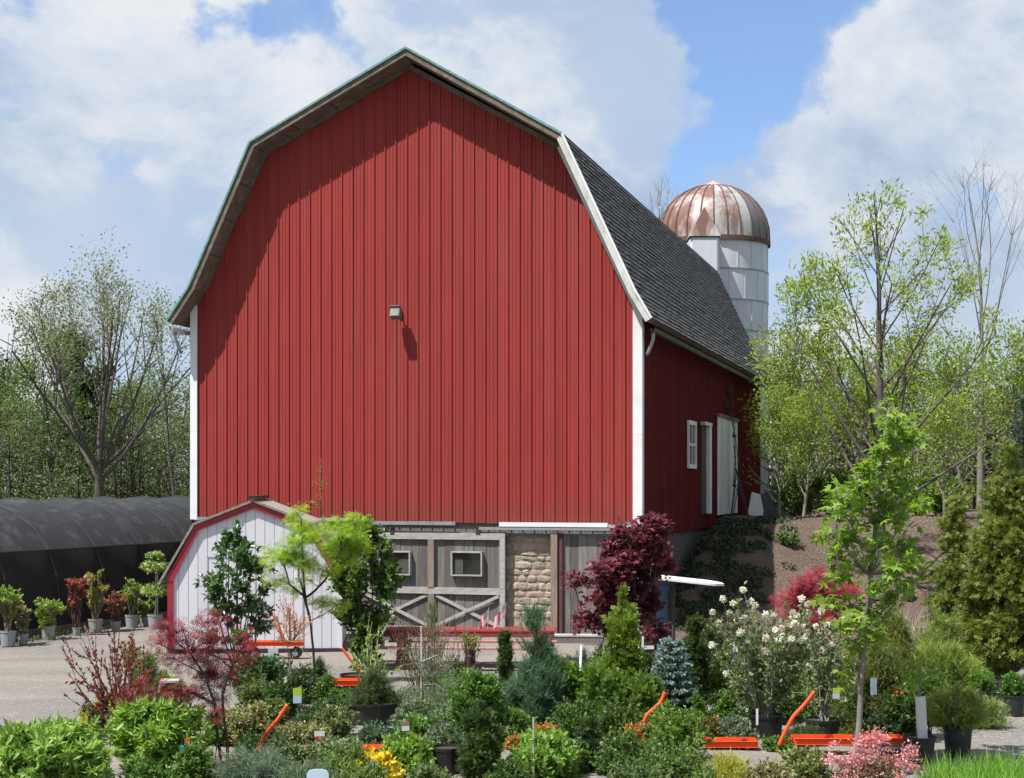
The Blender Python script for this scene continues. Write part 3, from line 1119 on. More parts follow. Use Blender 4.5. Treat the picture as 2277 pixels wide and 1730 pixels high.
# unloading chute with hood, front-left
ch_a = R(-107)
cxs, cys = (SR + .3) * math.cos(ch_a), (SR + .3) * math.sin(ch_a)
mb = MB()
zt_c = atz(518, SY - SR) - 2.4
mb.box((cxs, cys - .1, zt_c / 2), (1.15, 1.3, zt_c))
mb.build('chute', M['silow'], silo, bevel=.1)
mb = MB()
ztip = atz(455, SY - SR) - 2.4
hw = .62
vs = [(cxs - hw, cys - .8, zt_c), (cxs + hw, cys - .8, zt_c), (cxs + hw, cys + 1.4, zt_c), (cxs - hw, cys + 1.4, zt_c), (cxs, cys - .6, ztip), (cxs, cys + 1.6, ztip)]
mb.add(vs, [(0, 1, 4), (1, 2, 5, 4), (0, 4, 5, 3), (2, 3, 5), (0, 3, 2, 1)])
mb.build('chute_hood', dm[0], silo)

# ------------------------------------------------------------------ white shed
SHY = 32.2
sb_a = R(4)
shx0, shx1 = atx(365, SHY), atx(733, SHY)
SW = (shx1 - shx0) / math.cos(sb_a)
shed = thing('garden_shed', 'small white gambrel shed with crimson trim in front of the barn', 'shed', (shx0, SHY, 0), sb_a)


def sh(xd, yd):
    return (atx(xd, SHY) - shx0, atz(yd, SHY))


sp = [sh(365, 1253), sh(424, 1138), sh(545, 1090), sh(668, 1138), sh(733, 1253)]
mb = MB()
mb.prism([(0, .06)] + sp + [(SW, .06)], .03, 3.0)
mb.build('wall', M['shed'], shed)
# grooved siding panels
npn = 18
pw = SW / npn
for k in range(npn):
    a, b = k * pw + .006, (k + 1) * pw - .006
    us = [a] + [p[0] for p in sp if a < p[0] < b] + [b]
    tops = [(x, float(np.interp(x, [p[0] for p in sp], [p[1] for p in sp])) - .02) for x in us]
    mb = MB()
    zsplit = atz(1203, SHY)
    if 3 < k < 14 and True:
        mb.prism([(a, .07), (b, .07), (b, zsplit - .006), (a, zsplit - .006)], .008, .029)
        mb.prism([(a, zsplit + .006)] + [(b, zsplit + .006)] + tops[::-1], .012, .029)
    else:
        mb.prism([(a, .07), (b, .07)] + tops[::-1], .012, .029)
    mb.build('siding_board', M['shed'], shed)
# red trim
so_ = offs(sp, -.055)
si_ = offs(sp, .075)
for i in range(4):
    mb = MB()
    mb.prism([so_[i], so_[i + 1], si_[i + 1], si_[i]], -.045, .004)
    mb.build('rake_trim', M['shedred'], shed)
mb = MB()
mb.bb((-.03, -.03, .05), (.09, .006, sp[0][1] + .02))
mb.build('corner_trim', M['shedred'], shed)
mb = MB()
mb.bb((SW - .035, -.03, .05), (SW + .03, .006, sp[4][1] + .02))
mb.build('corner_trim', M['white'], shed)
mb = MB()
mb.bb((-.03, -.04, .0), (SW + .03, .025, .075))
mb.build('sill', M['darkmetal'], shed)
for (xa_, xb_, za_, zb__) in ((4 * pw, 4 * pw, .1, atz(1203, SHY)), (14 * pw, 14 * pw, .1, atz(1203, SHY)), (9 * pw, 9 * pw, .1, atz(1203, SHY)), (4 * pw, 14 * pw, atz(1203, SHY), atz(1203, SHY))):
    mb = MB()
    mb.bb((xa_ - .012, -.004, za_ - .012), (xb_ + .012, .007, zb__ + .012))
    mb.build('door_seam', M['groove'], shed)
mb = MB()
mb.bb((9 * pw + .05, -.03, 1.0), (9 * pw + .08, -.004, 1.16))
mb.build('door_handle', M['darkmetal'], shed)
for xd in (451, 640):
    mb = MB()
    a = sh(xd, 1245)
    mb.bb((a[0] - .06, -.02, a[1] - .04), (a[0] + .08, .008, a[1] + .05))
    mb.build('hinge', M['white'], shed)
# roof
rt = offs(sp, -.105)
rb = offs(sp, -.057)
rt[0] = (rt[0][0] - .14, rt[0][1] - .12)
rb[0] = (rb[0][0] - .14, rb[0][1] - .12)
rt[4] = (rt[4][0] + .14, rt[4][1] - .12)
rb[4] = (rb[4][0] + .14, rb[4][1] - .12)
for i in range(4):
    mb = MB()
    mb.prism([rt[i], rt[i + 1], rb[i + 1], rb[i]], -.08, 3.1)
    mb.build('roof_slope', M['roofold'], shed)
mb = MB()
mb.bb((sp[2][0] - .08, -.1, sp[2][1] + .125), (sp[2][0] + .08, 3.0, sp[2][1] + .19))
mb.build('ridge_cap', M['darkmetal'], shed)

# ------------------------------------------------------------------ shade house (hoop house) on the left
hb0 = Vector((atx(17, 34.3), 34.6, 0))
hb1 = Vector((atx(345, 39.6), 40.2, 0))
hd_ = (hb1 - hb0).normalized()
hang = math.atan2(hd_.y, hd_.x) - math.pi / 2
HR0 = hb0 - hd_ * 22
house = thing('shade_house', 'long hoop house under black shade cloth left of the barn', 'greenhouse', HR0, hang)
HL = 62.0
prof = [(0, 0), (-.03, .75), (-.12, 1.35), (-.36, 1.95), (-.8, 2.45), (-1.4, 2.82), (-2.1, 3.04), (-2.8, 3.12)]
prof = prof + [(-5.6 - p[0], p[1]) for p in prof[:-1]][::-1]
prof = [(p[0], p[1] * 1.03) for p in prof]
nb = 34


def cloth_mb(i0, i1):
    vs, fs = [], []
    rows = list(range(i0, i1 + 1))
    ns = nb * 4
    for k in range(ns + 1):
        y = HL * k / ns
        sag = .10 * math.sin(math.pi * (k % 4) / 4.0)
        for i in rows:
            p = Vector(prof[i])
            c = Vector((-2.8, 1.2))
            dirn = (c - p).normalized()
            q = p + Vector((0, math.sin(k * 1.7 + i * 2.1) * .012)) + dirn * sag * (1 if 0 < i < len(prof) - 1 else 0)
            vs.append((q.x, y, q.y))
    n_ = len(rows)
    for k in range(ns):
        for j in range(n_ - 1):
            a = k * n_ + j
            fs.append((a, a + 1, a + 1 + n_, a + n_))
    mb = MB()
    mb.add(vs, fs)
    return mb


cloth_mb(3, len(prof) - 4).build('roof_cloth', M['cloth'], house, smooth_=True)
cloth_mb(0, 3).build('side_netting', M['clothlow'], house, smooth_=True)
cloth_mb(len(prof) - 4, len(prof) - 1).build('side_netting', M['clothlow'], house, smooth_=True)
for k in range(nb + 1):
    y = HL * k / nb
    mb = MB()
    mb.tube([(p[0], y, p[1]) for p in prof], .022, 5)
    mb.build('hoop', M['hoop'], house)
mb = MB()
mb.bb((.0, 0, .02), (.04, HL, .22))
mb.build('base_board', M['greywood2'], house)
for i_ in (3,):
    mb = MB()
    mb.tube([(prof[i_][0] + .03, 0, prof[i_][1]), (prof[i_][0] + .03, HL, prof[i_][1])], .03, 5)
    mb.build('purlin', M['darkmetal'], house)

# ------------------------------------------------------------------ vegetation tools
def unit(a):
    return a / np.maximum(np.linalg.norm(a, axis=1, keepdims=True), 1e-6)


def star(tips):
    """palmate leaf: fan from base, tips = [(angle deg, length)]"""
    vs = [(0, 0, 0)]
    fs = []
    pts = []
    for i, (a, l) in enumerate(tips):
        a = R(a)
        pts.append((math.sin(a) * l, .25 + math.cos(a) * l * .75, -.10 * abs(math.sin(a))))
        if i < len(tips) - 1:
            a2 = (a + R(tips[i + 1][0])) / 2
            pts.append((math.sin(a2) * .34, .25 + math.cos(a2) * .34 * .75, .03))
    vs += pts
    for i in range(1, len(pts)):
        fs.append((0, i, i + 1))
    return vs, fs


TPL = {
    'oval': ([(0, 0, 0), (-.30, .45, .07), (0, 1, -.05), (.30, .45, .07)], [(0, 2, 1), (0, 3, 2)]),
    'long': ([(0, 0, 0), (-.14, .45, .05), (0, 1, -.12), (.14, .45, .05)], [(0, 2, 1), (0, 3, 2)]),
    'maple': star([(-105, .62), (-52, .85), (0, 1.0), (52, .85), (105, .62)]),
    'lace': ([(0, 0, 0), (-.75, .35, 0), (-.66, .45, 0), (-.45, .85, -.05), (-.33, .9, -.05), (.05, 1.05, -.1), (-.06, 1.05, -.1), (.45, .85, -.05), (.33, .9, -.05), (.75, .35, 0), (.66, .45, 0)],
             [(0, 1, 2), (0, 3, 4), (0, 6, 5), (0, 8, 7), (0, 10, 9)]),
    'needle': ([(-.045, 0, 0), (.045, 0, 0), (0, 1, 0)], [(0, 1, 2)]),
    'spray': ([(0, 0, 0), (-.38, .62, .03), (-.22, .72, 0), (-.09, .95, -.04), (.09, 1.0, -.04), (.22, .72, 0), (.38, .62, .03)], [(0, 2, 1), (0, 4, 3), (0, 6, 5)]),
    'tri': ([(-.3, 0, 0), (.3, .1, 0), (0, 1, 0)], [(0, 1, 2)]),
    'grass': ([(-.022, 0, 0), (.022, 0, 0), (.015, .55, .06), (-.015, .55, .06), (0, 1, .0)], [(0, 1, 2), (0, 2, 3), (3, 2, 4)]),
}


def leaves(name, P, Dr, size, kind, m, parent, rs, flat=.6, tint=None):
    n = len(P)
    tv, tf = TPL[kind]
    tv, tf = np.array(tv, float), np.array(tf)
    Dr = unit(Dr)
    up = np.array([0, 0, 1.0]) * flat + rs.normal(size=(n, 3)) * .55
    x = unit(np.cross(Dr, up))
    z = np.cross(x, Dr)
    s = (size * rs.uniform(.7, 1.25, n))[:, None]
    k = len(tv)
    V_ = (P[:, None, :] + s[:, None] * (x[:, None] * tv[None, :, 0:1] + Dr[:, None] * tv[None, :, 1:2] + z[:, None] * tv[None, :, 2:3])).reshape(-1, 3)
    Fa_ = (tf[None] + (np.arange(n) * k)[:, None, None]).reshape(-1, 3)
    if tint is None:
        tint = rs.rand(n)
    return np_mesh(name, V_, Fa_, m, parent, tint=np.repeat(tint, k))


def segs_mesh(name, segs, m, parent, sides=5):
    """segs: list of (p0,p1,r0,r1) -> prisms"""
    A = np.array([list(s[0]) + list(s[1]) + [s[2], s[3]] for s in segs], float)
    p0, p1, r0, r1 = A[:, :3], A[:, 3:6], A[:, 6], A[:, 7]
    d = unit(p1 - p0)
    ref = np.where(np.abs(d[:, 2:3]) > .9, np.array([[1.0, 0, 0]]), np.array([[0, 0, 1.0]]))
    x = unit(np.cross(d, ref))
    y = np.cross(d, x)
    a = np.arange(sides) * 2 * math.pi / sides
    ring = x[:, None] * np.cos(a)[None, :, None] + y[:, None] * np.sin(a)[None, :, None]
    V0_ = p0[:, None] + ring * r0[:, None, None]
    V1_ = p1[:, None] + ring * r1[:, None, None]
    V_ = np.concatenate([V0_, V1_], 1).reshape(-1, 3)
    n = len(segs)
    k = np.arange(sides)
    q = np.stack([k, (k + 1) % sides, (k + 1) % sides + sides, k + sides], 1)
    Fa_ = (q[None] + (np.arange(n) * 2 * sides)[:, None, None]).reshape(-1, 4)
    return np_mesh(name, V_, Fa_, m, parent, smooth_=True)


def curve_segs(p0, p1, r0, r1, bend, n, rs):
    p0, p1 = np.array(p0, float), np.array(p1, float)
    L = np.linalg.norm(p1 - p0)
    b = rs.normal(size=3) * bend * L + np.array([0, 0, -bend * L * .6])
    pts = [p0 + (p1 - p0) * t + b * math.sin(math.pi * t) for t in np.linspace(0, 1, n + 1)]
    return [(pts[i], pts[i + 1], r0 + (r1 - r0) * i / n, r0 + (r1 - r0) * (i + 1) / n) for i in range(n)]


PROF = {
    'round': lambda t: (1 - (2 * t - 1) ** 2) ** .5,
    'cone': lambda t: min(1.0, t * 8 + .45) * (1 - t) ** .85,
    'fatcone': lambda t: min(1.0, t * 6 + .5) * (1 - t ** 1.7) ** .9,
    'column': lambda t: min(1.0, t * 5 + .55) * (1 - t ** 4) ** .7,
    'vase': lambda t: (.28 + .72 * t ** .8) * (1 - t ** 6) ** .5,
    'dome': lambda t: (1 - t ** 2.2) ** .5,
    'flame': lambda t: (.5 + 1.2 * t if t < .35 else .92) * (1 - t) ** .6 * 1.15,
}

SIZES = {}


def pot(parent, r, h, m, lip=True):
    mb = MB()
    mb.lathe([(r * .0, 0), (r * .78, 0), (r * .80, .01), (r * .95, h * .88), (r * 1.0, h * .885), (r * 1.02, h), (r * .96, h), (r * .94, h * .9), (0, h * .88)], 20)
    p_ = mb.build('pot', m, parent, smooth_=False)
    mb = MB()
    mb.lathe([(r * .95, h * .905), (r * .5, h * .93), (0, h * .94)], 12)
    mb.build('soil', M['soil'], parent)
    return p_


def bush(name, label, cat, xd, Y, ytop, wd, leaf='oval', ls=.06, c1=(.05, .10, .02), c2=(.09, .17, .03), c3=None, shape='round', K=26, cr=.22,
         nsh=500, per=10, up=.6, spread=.8, shl=.16, z0=.12, stemc='bark', stemr=.012, nst=None, potm=None, potr=.2, poth=.3, seed=None, group=None,
         flat=.6, trans=.3, rough=.5, leader=False, depth=None, H_=None, lean=0.0, gap=0.0, z_abs=None, rootr=.05, build=True, twigs=False, spec=.35):
    seed = seed if seed is not None else int(abs(xd) * 7 + Y * 13) % 100000
    rs_ = np.random.RandomState(seed)
    X = atx(xd, Y)
    g = gz(X, Y) if z_abs is None else z_abs
    Ht = (H_ if H_ else atz(ytop, Y) - g)
    Rx = px(wd / 2, Y)
    Ry = Rx * (depth or .85)
    root = thing(name, label, cat, (X, Y, g), 0, group)
    zb_ = 0
    if potm:
        pot(root, potr, poth, M[potm])
        zb_ = poth * .9
    pf = PROF[shape]
    zlo = max(Ht * z0, zb_ * .95)
    # clump centres
    ts = np.linspace(0.02, .98, 60)
    wts = np.array([max(.02, pf(t)) ** 1.3 for t in ts])
    wts /= wts.sum()
    cc, cn = [], []
    for k in range(K):
        t = rs_.choice(ts, p=wts) + rs_.uniform(-.01, .01)
        a = (k * 2.399963 + rs_.uniform(-.5, .5))
        rho = 1 - abs(rs_.normal()) * .22 - cr * .3
        rho = max(.05, rho)
        r_ = pf(min(max(t, 0), 1)) * rho
        cc.append((Rx * r_ * math.cos(a) + lean * Ht * t, Ry * r_ * math.sin(a), zlo + (Ht - zlo) * (t * (1 - cr * .35))))
        cn.append((math.cos(a) * max(.1, 1 - t * .6), math.sin(a) * max(.1, 1 - t * .6), up * (.4 + t)))
    if leader:
        cc.append((lean * Ht, 0, Ht * .96))
        cn.append((0, 0, 1))
    cc, cn = np.array(cc), unit(np.array(cn))
    K = len(cc)
    which = rs_.randint(0, K, nsh)
    rad = Rx * cr
    off = rs_.normal(size=(nsh, 3)) * rad * np.array([1, 1, .8]) * .75
    if leader:
        off[which == K - 1] *= .18
        off[which == K - 1, 2] -= rs_.rand((which == K - 1).sum()) * Ht * .16
    tip = cc[which] + off
    sd = unit(cn[which] + off / max(rad, 1e-4) * .35 + rs_.normal(size=(nsh, 3)) * .35 + np.array([0, 0, up * .5]))
    okz = tip[:, 2] > zb_ * .8 + .02
    tip[:, 2] = np.where(okz, tip[:, 2], zb_ * .8 + .05)
    tip[:, 2] = np.minimum(tip[:, 2], Ht - .25 * ls)
    s = rs_.rand(nsh, per)
    base = tip - sd * shl
    P_ = (base[:, None] + sd[:, None] * (s * shl)[:, :, None]).reshape(-1, 3)
    Dl = np.repeat(sd, per, 0)
    Dl = unit(Dl + rs_.normal(size=Dl.shape) * spread)
    tn = np.clip(np.repeat(rs_.rand(K)[which] * .5 + rs_.rand(nsh) * .2, per) + rs_.rand(nsh * per) * .35, 0, 1)
    if c3 is not None:
        tn = rs_.rand(nsh * per)
    lf = leaves('foliage', P_, Dl, ls, leaf, leafmat(c1, c2, trans, rough, spec, c3), root, rs_, flat, tn)
    # limbs
    sg = []
    nst = nst if nst is not None else min(K, 12)
    sm = M[stemc]
    trunk_h = zlo + (Ht - zlo) * .25
    for k in range(nst):
        c = cc[k]
        a = rs_.uniform(0, 6.28)
        b0 = (math.cos(a) * rootr, math.sin(a) * rootr, zb_ * .98)
        sg += curve_segs(b0, c, stemr, stemr * .35, .06, 5, rs_)
    if twigs:
        for k in range(min(nsh, 260)):
            c = cc[which[k]]
            b = c * .55 + np.array([0, 0, zb_]) * .45
            sg += curve_segs(b, tip[k], stemr * .45, stemr * .15, .05, 2, rs_)
    if leader:
        sg += curve_segs((0, 0, zb_), (lean * Ht, 0, Ht * .97), stemr * 1.5, stemr * .4, .0, 4, rs_)
    if sg:
        segs_mesh('stems', sg, sm, root, 4)
    return root


def grow(rs_, Ht, fork, tr, nlimb, ang, wig=.08, up=.05, lv=3, spl=(0, 6, 5, 4), lratio=(1, .45, .45, .5), limbL=None, envelope=None, leader=True, droop=0.0, env=None, limbr=.6):
    """returns segs, tips(list of pos, dir)"""
    segs, tips = [], []

    def branch(p, d, L, r, lev, n):
        st = L / n
        r0 = r
        kids = spl[lev] if lev < len(spl) else 0
        spawn_at = np.sort(rs_.uniform(.28, .97, kids))
        ki = 0
        for i in range(n):
            d = d + rs_.normal(size=3) * wig + np.array([0, 0, up])
            d = d / np.linalg.norm(d)
            q = p + d * st
            if env and math.hypot(q[0], q[1]) > env(q[2]) * rs_.uniform(.85, 1.1):
                tips.append((p, d))
                return
            r1 = r * (1 - .85 * (i + 1) / n) if lev > 0 else r * (1 - .8 * (i + 1) / n)
            segs.append((p, q, max(r0, .003), max(r1, .002)))
            while ki < kids and spawn_at[ki] <= (i + 1) / n and lev < lv:
                a = rs_.uniform(0, 6.28)
                ref = np.cross(d, [0, 0, 1.0])
                if np.linalg.norm(ref) < .1:
                    ref = np.array([1.0, 0, 0])
                ref = ref / np.linalg.norm(ref)
                ref2 = np.cross(d, ref)
                side = ref * math.cos(a) + ref2 * math.sin(a)
                an = R(rs_.uniform(25, 50))
                dd = d * math.cos(an) + side * math.sin(an)
                branch(q, dd, L * lratio[lev + 1 if lev + 1 < len(lratio) else -1] * rs_.uniform(.7, 1.2) * (1.1 - .45 * spawn_at[ki]), max(r0 * .5, .003), lev + 1, 4 if lev < 2 else 3)
                ki += 1
            if lev >= lv - 1:
                tips.append((q, d))
            p, r0 = q, r1
        tips.append((p, d))

    # trunk
    n = 7
    p = np.zeros(3)
    d = np.array([rs_.normal() * .03, rs_.normal() * .03, 1.0])
    r0 = tr
    topz = Ht * (.93 if leader else fork / Ht)
    zs = [fork + (topz - fork) * (k + .3) / nlimb for k in range(nlimb)] if leader else [fork * (.8 + .2 * k / nlimb) for k in range(nlimb)]
    pts = [p]
    nseg = 12
    for i in range(nseg):
        d = d + rs_.normal(size=3) * .03
        d[2] = abs(d[2])
        d = d / np.linalg.norm(d)
        q = p + d * (topz / nseg) / max(d[2], .5)
        t = (i + 1) / nseg
        r1 = tr * (1 - (.92 if leader else .3) * t)
        if i == 0:
            segs.append((p, q, tr * 1.25, r1))
        else:
            segs.append((p, q, r0, r1))
        p, r0 = q, r1
        pts.append(q)
    pts = np.array(pts)
    for k in range(nlimb):
        z = zs[k]
        b = np.array([np.interp(z, pts[:, 2], pts[:, 0]), np.interp(z, pts[:, 2], pts[:, 1]), z])
        rb = max(tr * (1 - .9 * z / Ht), .01)
        a = k * 2.399963 + rs_.uniform(-.3, .3)
        t = (z - fork) / max(Ht - fork, .1)
        an = R(rs_.uniform(*ang)) * (1 - .45 * t)
        dd = np.array([math.cos(a) * math.sin(an), math.sin(a) * math.sin(an), math.cos(an)])
        L = (limbL(t) if limbL else (Ht - z) / max(.35, math.cos(an)) * .8) * rs_.uniform(.85, 1.1)
        branch(b, dd, L, rb * limbr, 1, 6)
    return segs, tips


def tree(name, label, cat, X, Y, Ht, seed, fork, tr, nlimb, ang, barkm, leaf=None, ls=.1, per=4, c1=(.06, .11, .02), c2=(.10, .19, .03), keep=1.0, group=None,
         scat=.15, z_=None, rotz=0.0, trans=.35, flat=.3, potm=None, potr=.25, poth=.4, **kw):
    rs_ = np.random.RandomState(seed)
    segs, tips = grow(rs_, Ht, fork, tr, nlimb, ang, **kw)
    root = thing(name, label, cat, (X, Y, gz(X, Y) if z_ is None else z_), rotz, group)
    if potm:
        pot(root, potr, poth, M[potm])
    big = [s for s in segs if s[2] > .03]
    small = [s for s in segs if s[2] <= .03]
    if big:
        segs_mesh('trunk', big, M[barkm], root, 7)
    if small:
        segs_mesh('branches', small, M[barkm], root, 3)['kind'] = 'stuff'
    if leaf and tips:
        P_ = np.array([t[0] for t in tips])
        D_2 = np.array([t[1] for t in tips])
        k = rs_.rand(len(P_)) < keep
        P_, D_2 = np.repeat(P_[k], per, 0), np.repeat(D_2[k], per, 0)
        P_ = P_ + rs_.normal(size=P_.shape) * scat
        D_2 = D_2 + rs_.normal(size=D_2.shape) * .8
        leaves('crown', P_, D_2, ls, leaf, leafmat(c1, c2, trans), root, rs_, flat)
    return root


def grass_patch(name, label, cat, cx_, cy_, rx, ry, n, h, c1, c2, seed=1, kind=None):
    rs_ = np.random.RandomState(seed)
    a = rs_.uniform(0, 6.28, n)
    r_ = np.sqrt(rs_.rand(n)) * (1 + .15 * np.sin(a * 5 + 1) + .1 * np.sin(a * 9))
    X = cx_ + np.cos(a) * r_ * rx
    Y = cy_ + np.sin(a) * r_ * ry
    P_ = np.stack([X, Y, gh(X, Y) - .01], 1)
    D_2 = np.stack([rs_.normal(size=n) * .35, rs_.normal(size=n) * .35, np.ones(n)], 1)
    hs_ = h * rs_.uniform(.45, 1.1, n)
    o = leaves(name, P_, D_2, hs_, 'grass', leafmat(c1, c2, .35), None, rs_, 0.0)
    if kind:
        o['kind'] = kind
    else:
        o['label'] = label
        o['category'] = cat
    return o


def twiggy(name, label, cat, xd, Y, tops, H0, stemm, r0, leaf, ls, c1, c2, per, seed, z0=.0, side=5, tw=5, group=None, potm=None):
    rs_ = np.random.RandomState(seed)
    root = thing(name, label, cat, (atx(xd, Y), Y, gz(atx(xd, Y), Y)), 0, group)
    sg, P_, D_2 = [], [], []
    if potm:
        pot(root, .2, .34, M[potm])
    for (tx, ty) in tops:
        e = np.array([atx(tx, Y) - atx(xd, Y), rs_.uniform(-.4, .4), atz(ty, Y)])
        s = curve_segs((rs_.uniform(-.05, .05), rs_.uniform(-.05, .05), H0), e, r0, r0 * .3, .05, 6, rs_)
        sg += s
        for q in range(tw):
            j = rs_.randint(2, 6)
            b = s[j][0]
            d = (s[j][1] - s[j][0])
            d = d / np.linalg.norm(d) + rs_.normal(size=3) * .45
            l_ = rs_.uniform(.15, .4)
            t2 = curve_segs(b, b + d * l_, r0 * .4, r0 * .2, .04, 3, rs_)
            sg += t2
            s = s + t2
        for k in range(per * len(s)):
            ss = s[rs_.randint(1, len(s))]
            t = rs_.rand()
            P_.append(ss[0] + (ss[1] - ss[0]) * t)
            D_2.append((ss[1] - ss[0]) * 2 + rs_.normal(size=3) * .12)
    segs_mesh('stems', sg, M[stemm], root, 4)
    if leaf:
        leaves('foliage', np.array(P_), np.array(D_2), ls, leaf, leafmat(c1, c2, .3), root, rs_, .3)
    return root



# ------------------------------------------------------------------ background trees, left
Yb = 78.0
tree('bare_maple_tree', 'big spreading tree with thin new leaves left of the barn, tallest on that side', 'tree', atx(212, Yb), Yb, atz(528, Yb), 21, 4.6, .30, 13, (12, 44), 'bark',
     'oval', .14, 6, (.12, .135, .085), (.19, .21, .135), keep=.95, scat=.3, limbr=.42, leader=False, lv=3, spl=(0, 12, 8, 5), lratio=(1, .42, .45, .5), up=.06, wig=.08, z_=0,
     limbL=lambda t: 11.5, env=lambda z: 5.6 * max(.05, 1 - ((z - 8.9) / 5.4) ** 2) ** .5 if z > 4 else 3.0)
protoL = []
protoL.append(tree('woodland_tree', 'slender half leafed tree at the wood edge left of the big maple', 'tree', atx(120, 88), 88, 11.5, 31, 3, .2, 14, (25, 50), 'bark', 'oval', .19, 5,
                   (.045, .08, .02), (.11, .16, .045), group='trees along the edge of the wood', scat=.35, lv=2, spl=(0, 7, 5, 4), lratio=(1, .5, .5, .5), z_=0, limbL=lambda t: 4.0 * (1 - .6 * t)))
protoL.append(tree('woodland_tree', 'thin grey pole tree at the wood edge beside the barn eave', 'tree', atx(385, 72), 72, 11.3, 33, 4, .10, 12, (15, 38), 'bark', 'oval', .13, 3,
                   (.10, .13, .06), (.17, .2, .11), keep=.6, group='trees along the edge of the wood', scat=.3, lv=2, spl=(0, 7, 5, 4), lratio=(1, .5, .5, .5), z_=0, limbL=lambda t: 4.2 * (1 - .6 * t)))
protoL.append(tree('woodland_tree', 'dense dark green tree behind the wood edge', 'tree', atx(200, 96), 96, 13.2, 35, 2.0, .25, 18, (35, 65), 'barkdark', 'tri', .34, 9,
                   (.012, .028, .012), (.03, .055, .022), group='trees along the edge of the wood', scat=.3, lv=2, spl=(0, 6, 5, 4), lratio=(1, .45, .5, .5), z_=0, limbL=lambda t: 2.4 * (1 - .75 * t) + .4))
rt_ = random.Random(4)
wl_ = ['pole tree rising behind the shade house near the left edge, leafy top', 'slim tree just right of the left edge behind the shade house', 'leafy tree left of the big spreading tree', 'slim grey tree close on the left of the big trunk', 'leafy tree close on the right of the big trunk', 'slim grey tree midway between the big trunk and the barn', 'leafy tree behind the slim grey one left of the barn', 'slim tree left of the tall pole tree', 'slim tree tucked behind the barn eave', 'leafy tree half hidden by the barn corner board', 'leafy tree at the very left margin', 'slim grey tree at the very left margin', 'leafy tree mostly hidden behind the barn left wall', 'far slim tree seen through the crown of the big tree', 'short grey tree directly below the left barn gutter']
for i, (xd, Y_, pr, sc_) in enumerate([(15, 90, 0, 1.0), (60, 84, 1, .8), (75, 95, 0, .85), (150, 92, 1, .85), (265, 90, 0, .85), (300, 84, 1, .72), (335, 92, 0, .88), (360, 86, 1, .9),
                                       (400, 88, 1, .9), (420, 84, 0, .9), (-60, 92, 0, 1.05), (-20, 80, 1, .8), (440, 96, 0, .9), (245, 98, 1, .9), (405, 66, 1, .66)]):
    dup(protoL[pr], (atx(xd, Y_), Y_, 0), rt_.uniform(0, 6), sc_ * (.84 if pr == 1 else .9), wl_[i], 'trees along the edge of the wood')
dup(protoL[2], (atx(-8, 96), 96, 0), 1.0, .95, 'dark evergreen at the far left edge of the picture', 'trees along the edge of the wood')


def wood_mass(name, x0, x1, Yc, dep, hfun, n, c1, c2, seed, ls=.4, trunks=80, m='barkdark', base=0.0):
    rs_ = np.random.RandomState(seed)
    xs = rs_.uniform(x0, x1, n)
    ys = Yc + rs_.uniform(-dep, dep, n)
    hh_ = np.array([hfun(x) for x in xs])
    zf = rs_.rand(n)
    # clumpy
    cl = vnoise(xs * 3, zf * hh_ * 3 + ys, 2.2, seed)
    k = cl > .30
    xs, ys, hh_, zf = xs[k], ys[k], hh_[k], zf[k]
    P_ = np.stack([xs, ys, base + zf * hh_ * (.85 + .3 * vnoise(xs, ys * 0, 2.5, seed + 1))], 1)
    D_2 = rs_.normal(size=P_.shape)
    sg = []
    for t in range(trunks):
        x, y = rs_.uniform(x0, x1), Yc + rs_.uniform(-dep, 0)
        h_ = hfun(x) * rs_.uniform(.9, 1.35)
        ln = rs_.normal() * .05 * h_
        sg += curve_segs((x, y, base), (x + ln, y, base + h_), rs_.uniform(.05, .14), .02, .015, 5, rs_)
        for q in range(7):
            f_ = rs_.uniform(.35, .95)
            sg += curve_segs((x + ln * f_, y, base + h_ * f_), (x + ln * f_ + rs_.normal() * 1.2, y + rs_.normal(), base + h_ * min(1.05, f_ + rs_.uniform(.1, .25))), .035, .01, .02, 2, rs_)
    o = leaves(name, P_, D_2, ls, 'oval', leafmat(c1, c2, .3), None, rs_, .2)
    o['kind'] = 'stuff'
    o2 = segs_mesh(name + '_trunks', sg, M[m], None, 4)
    o2['kind'] = 'stuff'


wood_mass('woodland', -40, -12, 100, 6, lambda x: 9.3 + 1.2 * math.sin(x * .7) + .7 * math.sin(x * 1.9 + 1), 110000, (.05, .075, .026), (.12, .16, .055), 3, .20, 30)
wood_mass('woodland_understory', -40, -9, 84, 5, lambda x: 5.8 + 1.4 * math.sin(x * .9 + 2), 34000, (.04, .06, .024), (.10, .125, .05), 6, .17, 50)

# trees behind the barn roof
tree('bare_tree', 'bare treetop poking up over the barn roof left of the silo', 'tree', atx(1428, 90), 90, atz(415, 90) - 2, 51, 9, .22, 16, (15, 38), 'barkpale', None, lv=3, spl=(0, 8, 6, 4), lratio=(1, .45, .5, .5), z_=2.0,
     limbL=lambda t: 6.5 * (1 - .5 * t), env=lambda z: 3.4 * max(.02, 1 - (z / 20.2) ** 6))
